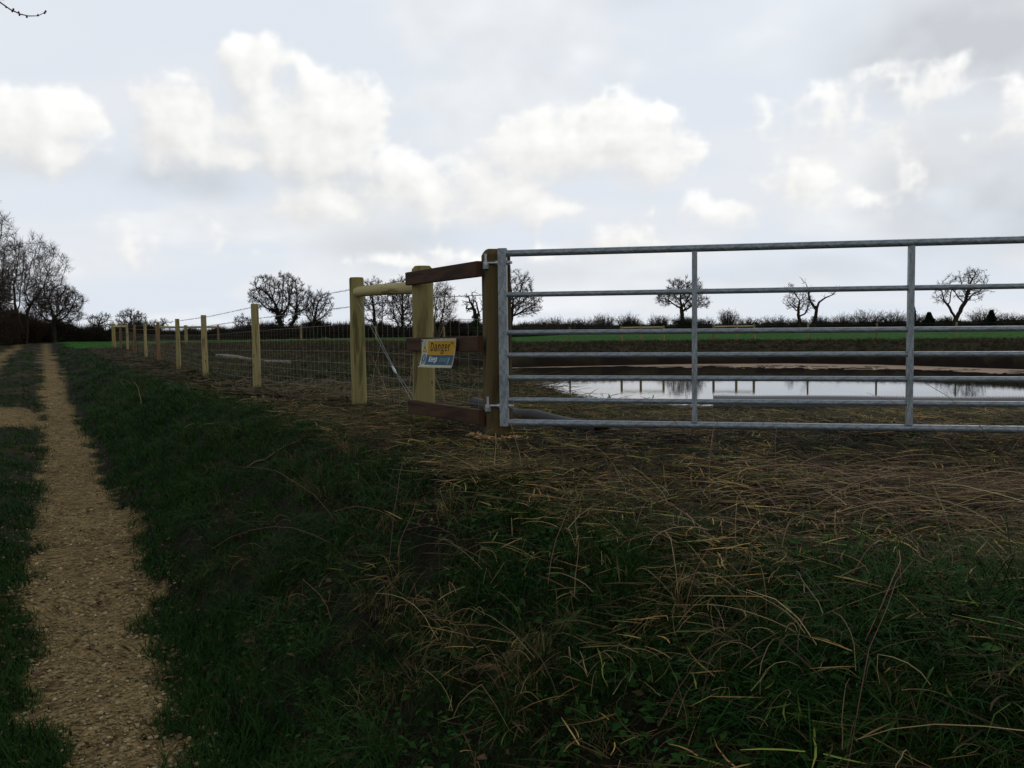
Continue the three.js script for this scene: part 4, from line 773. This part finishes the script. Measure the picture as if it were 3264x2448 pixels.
inst('verge_grass', coarse[0], M_leaf, scatter(511, 38000, 6.5, 62, -36, 6, (x, d, r, R) => { const s = sOf(x, d); if (insideFence(x, d) || s < 0.5 || isField(x, d) || gravelMask(x, d) > 0) return null; if (R() > 0.75 + 0.8 * n2(x * 0.6, d * 0.6, 3)) return null; const dry = s > 1.7 && R() < 0.35; return { s: (0.42 + 0.4 * R() * R()) * mix(1, 0.55, sst(1.3, 2.0, s)) * mix(0.75, 1, sst(7, 14, r)), sx: mix(0.55, 1, sst(7, 16, r)), c: dry ? dTone(R, 0.45) : gTone(R, R() < 0.3 ? 1.3 : 0.8) }; }), 'coarse green verge grass below the far lane fence', 'grass');
// hay and litter on the flat by the gate, outside and inside
for (let v = 0; v < 2; v++) inst('cut_hay', hay[v], M_blade, scatter(520 + v, 44000, 1.8, 13, ...AZ, (x, d, r, R) => {
  const s = sOf(x, d); if (s < 0.9 || gravelMask(x, d) > -0.05) return null; const ins = insideFence(x, d); if (ins && d > 6 && pondDist(x, d) < 0.5) return null;
  const nz = n2(x * 0.9 + 30, d * 0.9, 3); const g = x > -0.1 ? gateD(x) - d : 0; let p = sst(1.45, 2.1, s) * (0.8 + 0.9 * nz) * (1 - 0.85 * sst(1.5, 3.0, g - 1.2 * nz)); p = Math.max(p, 0.015); if (R() > p) return null;
  const c = dTone(R, R() < 0.2 ? 1.0 : 0.15 + 0.2 * nz); c[1] *= 0.9; c[2] *= 0.72; if (R() < 0.3) { c[0] *= 0.5; c[1] *= 0.9; c[2] *= 0.5; } return { s: 0.6 + 0.6 * R(), c, dy: 0.022, tx: (R() - 0.5) * 0.25, tz: (R() - 0.5) * 0.25 };
}), ['fine brown cut hay strewn over the flat ground by the gate', 'longer straw strands strewn among the hay by the gate'][v], 'hay');
inst('short_grass', shortGreen, M_leaf, scatter(526, 26000, 2.6, 13, ...AZ, (x, d, r, R) => { const s = sOf(x, d); if (s < 1.5) return null; const ins = insideFence(x, d); if (ins && d > 6 && pondDist(x, d) < 0.6) return null; const nz = n2(x * 1.3 + 12, d * 1.3 + 4, 3); if (R() > (ins ? 0.35 : 0.12) + 1.6 * nz) return null; return { s: 0.5 + 0.9 * R(), c: gTone(R, 1.25) }; }), 'short green grass coming through the hay by the gate', 'grass');
// dead brown growth and green patches on the pond banks
for (let v = 0; v < 2; v++) inst('bank_growth', coarse[v], M_blade, scatter(530 + v, 30000, 6.2, 66, ...AZ, (x, d, r, R) => {
  if (!insideFence(x, d) || isField(x, d)) return null; const pd = pondDist(x, d); if (pd < 0.55) return null; if (pd < 1.2 && d > 30) return null; const nz = n2(x * 0.45, d * 0.45 + 5, 3);
  if (d < 15 && R() > 0.55 + nz) return null; const green = R() < (d < 15 ? 0.75 : 0.30) + 0.9 * nz;
  return { s: (d < 10.5 ? 0.08 + 0.12 * R() : d < 15 ? 0.15 + 0.2 * R() : 0.35 + 0.5 * R()) * (d > 40 ? 1.2 : 1), c: green ? gTone(R, 0.8) : dTone(R, 0.2) };
}), ['low dead brown growth on the pond banks', 'taller dry stalky growth on the pond banks'][v], 'grass');
inst('dead_litter', hayFar, M_blade, scatter(535, 7000, 9, 64, ...AZ, (x, d, r, R) => { const s = sOf(x, d); if (s < 1.9 || isField(x, d)) return null; if (d < 12 && insideFence(x, d)) return null; if (insideFence(x, d) && pondDist(x, d) < 0.8) return null; return { s: 0.7 + 0.7 * R(), c: dTone(R, 0.22), dy: 0.03 }; }), 'dead brown stems matted over the ground by the lane fence', 'grass');
inst('bank_growth', coarse[0], M_blade, scatter(538, 26000, 36, 68, -26, 36, (x, d, r, R) => { if (!insideFence(x, d) || isField(x, d)) return null; const pd = pondDist(x, d); if (pd < 0.9 || pd > 9) return null; const nz = n2(x * 0.5, d * 0.5 + 5, 3); return { s: 0.4 + 0.7 * R(), c: R() < 0.22 + 0.7 * nz ? gTone(R, 0.6) : dTone(R, 0.16) }; }), 'tangled brown dead growth on the far pond bank', 'grass');
// pale grass along the far fence at the field edge
inst('field_edge_grass', coarse[1], M_blade, (() => { const R = rngOf(541), L = []; for (let i = 0; i < 4500; i++) { const x = mix(-22, 40, R()), d = farD(x) + (R() - 0.5) * 2.0; L.push({ x, y: H(x, d), z: -d, ry: R() * 6.28, s: 0.5 + 0.8 * R() * R(), c: R() < 0.45 ? dTone(R, 0.5) : gTone(R, 1.15) }); } return L; })(), 'rough pale grass fringe along the far pond fence', 'grass');
inst('crop_leaves', coarse[0], M_blade, (() => { const R = rngOf(542), L = []; for (let i = 0; i < 26000; i++) { const a = mix(-33, 38, R()) * DEG, r = 52 * Math.exp(R() * 1.05), x = r * Math.sin(a), d = r * Math.cos(a); if (!isField(x, d) || sOf(x, d) < 1.3) continue; const f = 0.8 + 0.5 * R(); L.push({ x, y: H(x, d) - 0.02, z: -d, ry: R() * 6.28, s: 0.7 + 0.3 * R(), sy: 0.5, c: [0.028 * f, 0.125 * f, 0.010 * f] }); } return L; })(), 'short green leaves of the young crop', 'crop');

// long straw stems standing and sprawling over the bank
{
  const R = rngOf(600), b = new MB();
  const stem = (x, d, L, az, th, curl, r, c, dy = 0) => { const p = P3(x, H(x, d) + dy, d), pts = [], rad = []; const n = 6; let h = az, t = th; const kink = R() < 0.3 ? 2 + (R() * 3 | 0) : -1; for (let j = 0; j <= n; j++) { pts.push(p.clone()); rad.push(r * (1 - 0.55 * j / n)); p.add(new THREE.Vector3(Math.cos(h) * Math.cos(t), Math.sin(t), Math.sin(h) * Math.cos(t)).multiplyScalar(L / n)); t -= curl / n * (0.5 + R()); h += (R() - 0.5) * 0.5; if (j === kink) t -= 1.0 + R(); const gy = H(p.x, -p.z) + 0.02; if (p.y < gy) { p.y = gy; t = Math.max(t, 0.02); } } b.tube(pts, rad, 3, false, c); };
  const lift = (x, d) => (sOf(x, d) < 1.9 || wild(x, d) > 0.3 ? 0.03 + 0.1 * R() : 0.02 * R());
  const put = (N, x0, x1, d0, d1, o, keep = () => 1) => { for (let i = 0; i < N; i++) { const x = mix(x0, x1, R()), d = mix(d0, d1, R()); if (insideFence(x, d) !== !!o.ins || gravelMask(x, d) > -0.1 || R() > keep(x, d)) continue; stem(x, d, o.L * (0.4 + 0.8 * R()), R() * 6.283, o.th * (0.3 + 0.9 * R()), o.curl * (0.4 + R()), o.r * (0.6 + 0.6 * R()), dTone(R, o.f || 1), lift(x, d)); } };
  const bank = (x, d) => { const s = sOf(x, d); return sst(0.6, 0.95, s) * (1 - 0.75 * sst(1.8, 2.3, s) * (1 - wild(x, d))) * (0.1 + 1.7 * Math.max(0, 0.06 + n2(x * 1.9, d * 1.9 + 50, 3))) * (x > -0.3 ? 1 : 0.15); };
  put(6500, -4, 3.2, 1.3, 5.6, { L: 0.16, th: 1.1, curl: 1.9, r: 0.0013, f: 0.8 }, bank);
  put(1600, -2.5, 3.2, 1.3, 5.0, { L: 0.11, th: 0.5, curl: 0.3, r: 0.0019, f: 0.95 }, bank);
  put(650, -0.7, 3.2, 1.3, 4.4, { L: 0.42, th: 0.85, curl: 0.8, r: 0.0015, f: 0.85 }, bank);
  put(200, -2.4, 3.2, 1.3, 4.4, { L: 0.6, th: 0.6, curl: 0.6, r: 0.0019, f: 1.05 }, bank);
  for (let i = 0; i < 110; i++) { const x = mix(-1.2, 3, R()), d = mix(1.4, 4.6, R()); if (insideFence(x, d) || gravelMask(x, d) > -0.1 || sOf(x, d) < 0.7) continue; const q = 0.5 + R(); stem(x, d, 0.3 + 0.6 * R(), R() * 6.28, 0.3 + 0.9 * R(), 1.2, 0.0017, [0.11 * q, 0.045 * q, 0.028 * q], 0.08 * R()); }
  put(900, -9, -1.2, 6, 18, { L: 0.4, th: 1.3, curl: 1.5, r: 0.0035, f: 0.8 }, bank);
  put(260, -6, 5, 6, 14, { L: 0.3, th: 1.2, curl: 1.2, r: 0.0028, f: 0.7, ins: true }, (x, d) => (pondDist(x, d) > 0.8 ? 0.5 : 0));
  // matted dry stems beside the gate, all laid one way
  for (let i = 0; i < 1300; i++) { const q = R() + R() - 1, x = 1.9 + 1.2 * (R() + R() - 1) + q * 0.2, d = 3.5 + 1.0 * (R() + R() - 1) - (x - 1.9) * 0.35; if (insideFence(x, d)) continue; const w = R() < 0.35 ? 1.15 : R() * 0.4 - 0.5; stem(x, d, 0.2 + 0.4 * R(), 0.75 + (R() - 0.5) * 1.9, 0.1 + 0.4 * R(), 0.7, 0.0014, [mix(0.20, 0.37, w), mix(0.135, 0.265, w), mix(0.075, 0.14, w)], 0.05 * R()); }
  // dry stalks by the brace
  for (const [x, d, L, az, th] of [[-1.02, 8.6, 0.75, 0.3, 1.45], [-0.86, 8.3, 0.95, 0.2, 1.35], [-0.6, 8.2, 0.55, 2.6, 1.2], [-1.3, 9.4, 0.6, 2.8, 1.3], [-0.45, 8.4, 0.5, 0.6, 1.1], [-1.6, 10, 0.7, 0.4, 1.4]]) stem(x, d, L, az, th, 0.25, 0.004, [0.20, 0.13, 0.08]);
  tag(top('straw_stems', b.geo(), new THREE.MeshStandardMaterial({ vertexColors: true, roughness: 0.7 })), 'long pale straw stems sprawling over the dark bank grass', 'straw', null, 'stuff');
}
inst('dry_tussocks', longGreen[1], M_blade, scatter(615, 3400, 1.5, 7, -34, AZ[1], (x, d, r, R) => { const s = sOf(x, d); if (s < 0.7 || insideFence(x, d) || gravelMask(x, d) > -0.1) return null; if (s > 2 && wild(x, d) < 0.4) return null; if (n2(x * 2.3 + 5, d * 2.3 + 60, 2) < 0.3) return null; if (R() > 0.5) return null; return { s: 0.35 + 0.45 * R(), c: dTone(R, 0.5), dy: 0.02, sx: 0.8, tx: (R() - 0.5) * 1.1, tz: (R() - 0.5) * 1.1 }; }), 'tan dry tussocks scattered among the dark bank grass', 'grass');
// fallen leaves at the foot of the bank, chips round the gate post, stones on the track
{
  const lb = new MB(); const v = (x, y, z) => new THREE.Vector3(x, y, z);
  lb.tri(v(-0.03, 0, 0), v(0, 0.006, 0.017), v(0.034, 0.004, 0)); lb.tri(v(-0.03, 0, 0), v(0.034, 0.004, 0), v(0.002, 0.008, -0.016)); lb.tri(v(-0.03, 0, 0), v(-0.012, 0.005, -0.02), v(0.002, 0.008, -0.016));
  inst('fallen_leaves', lb.geo(), M_blade, scatter(700, 16000, 2.2, 14, ...AZ, (x, d, r, R) => { const s = sOf(x, d); const p = s > 0.15 && s < 1.0 ? 0.6 * (0.5 + n2(x * 1.2, d * 1.2, 3)) : s < -0.25 && r > 4 ? 0.2 : 0.012; if (R() > p) return null; const q = 0.5 + 0.8 * R(); return { s: 0.4 + 0.6 * R() * R(), c: [0.105 * q, 0.062 * q, 0.034 * q], dy: 0.006 + 0.02 * R(), tx: (R() - 0.5) * 0.9, tz: (R() - 0.5) * 0.9 }; }), 'brown fallen leaves gathered at the foot of the bank', 'leaves');
  inst('weed_leaves', lb.geo(), M_blade, scatter(701, 24000, 1.5, 12, ...AZ, (x, d, r, R) => { const s = sOf(x, d); if (s < 0.5 || gravelMask(x, d) > -0.1) return null; if (insideFence(x, d) && d > 6 && pondDist(x, d) < 0.4) return null; if (n2(x * 1.4 + 70, d * 1.4, 3) < 0.12) return null; return { s: 0.25 + 0.4 * R(), c: gTone(R, 1.1), dy: 0.015 + 0.04 * R(), tx: (R() - 0.5) * 1.2, tz: (R() - 0.5) * 1.2 }; }), 'small dark green weed leaves among the hay and grass', 'weeds');
  const chip = new THREE.BoxGeometry(0.022, 0.003, 0.007);
  inst('wood_chips', chip, M_blade, (() => { const R = rngOf(710), L = []; for (let i = 0; i < 260; i++) { const a = Math.PI * (0.9 + 1.3 * R()), q = 0.11 + 0.11 * R() * R(), x = -0.1 + Math.cos(a) * q * 1.1, d = 5.72 + Math.sin(a) * q; const f = 0.6 + 0.6 * R(); L.push({ x, y: H(x, d) + 0.03 + 0.02 * R(), z: -d, ry: R() * 6.28, tx: R() - 0.5, tz: R() - 0.5, s: 0.6 + 0.9 * R(), c: [0.52 * f, 0.34 * f, 0.15 * f] }); } return L; })(), 'pale fresh wood chips round the foot of the gate post', 'wood chips');
  const st = new THREE.IcosahedronGeometry(0.011, 0); st.scale(1.3, 0.6, 1);
  inst('track_stones', st, M_blade, scatter(720, 90000, 2.0, 20, -40, -4, (x, d, r, R) => { const g = gravelMask(x, d); if (R() > sst(-0.22, 0.12, g)) return null; const q = 0.45 + 0.8 * R() * R() + 0.1 * R(), w = R(); return { s: 0.22 + 0.85 * Math.pow(R(), 6) + r * 0.010, c: [q * mix(0.22, 0.38, w), q * mix(0.16, 0.30, w), q * mix(0.065, 0.17, w)], dy: 0.003, tx: (R() - 0.5), tz: (R() - 0.5) }; }), 'loose pale stones of the gravel wheel track', 'stones');
}

scene.traverse((o) => { if (o.isMesh) { o.castShadow = true; o.receiveShadow = true; } });
renderer.render(scene, camera);
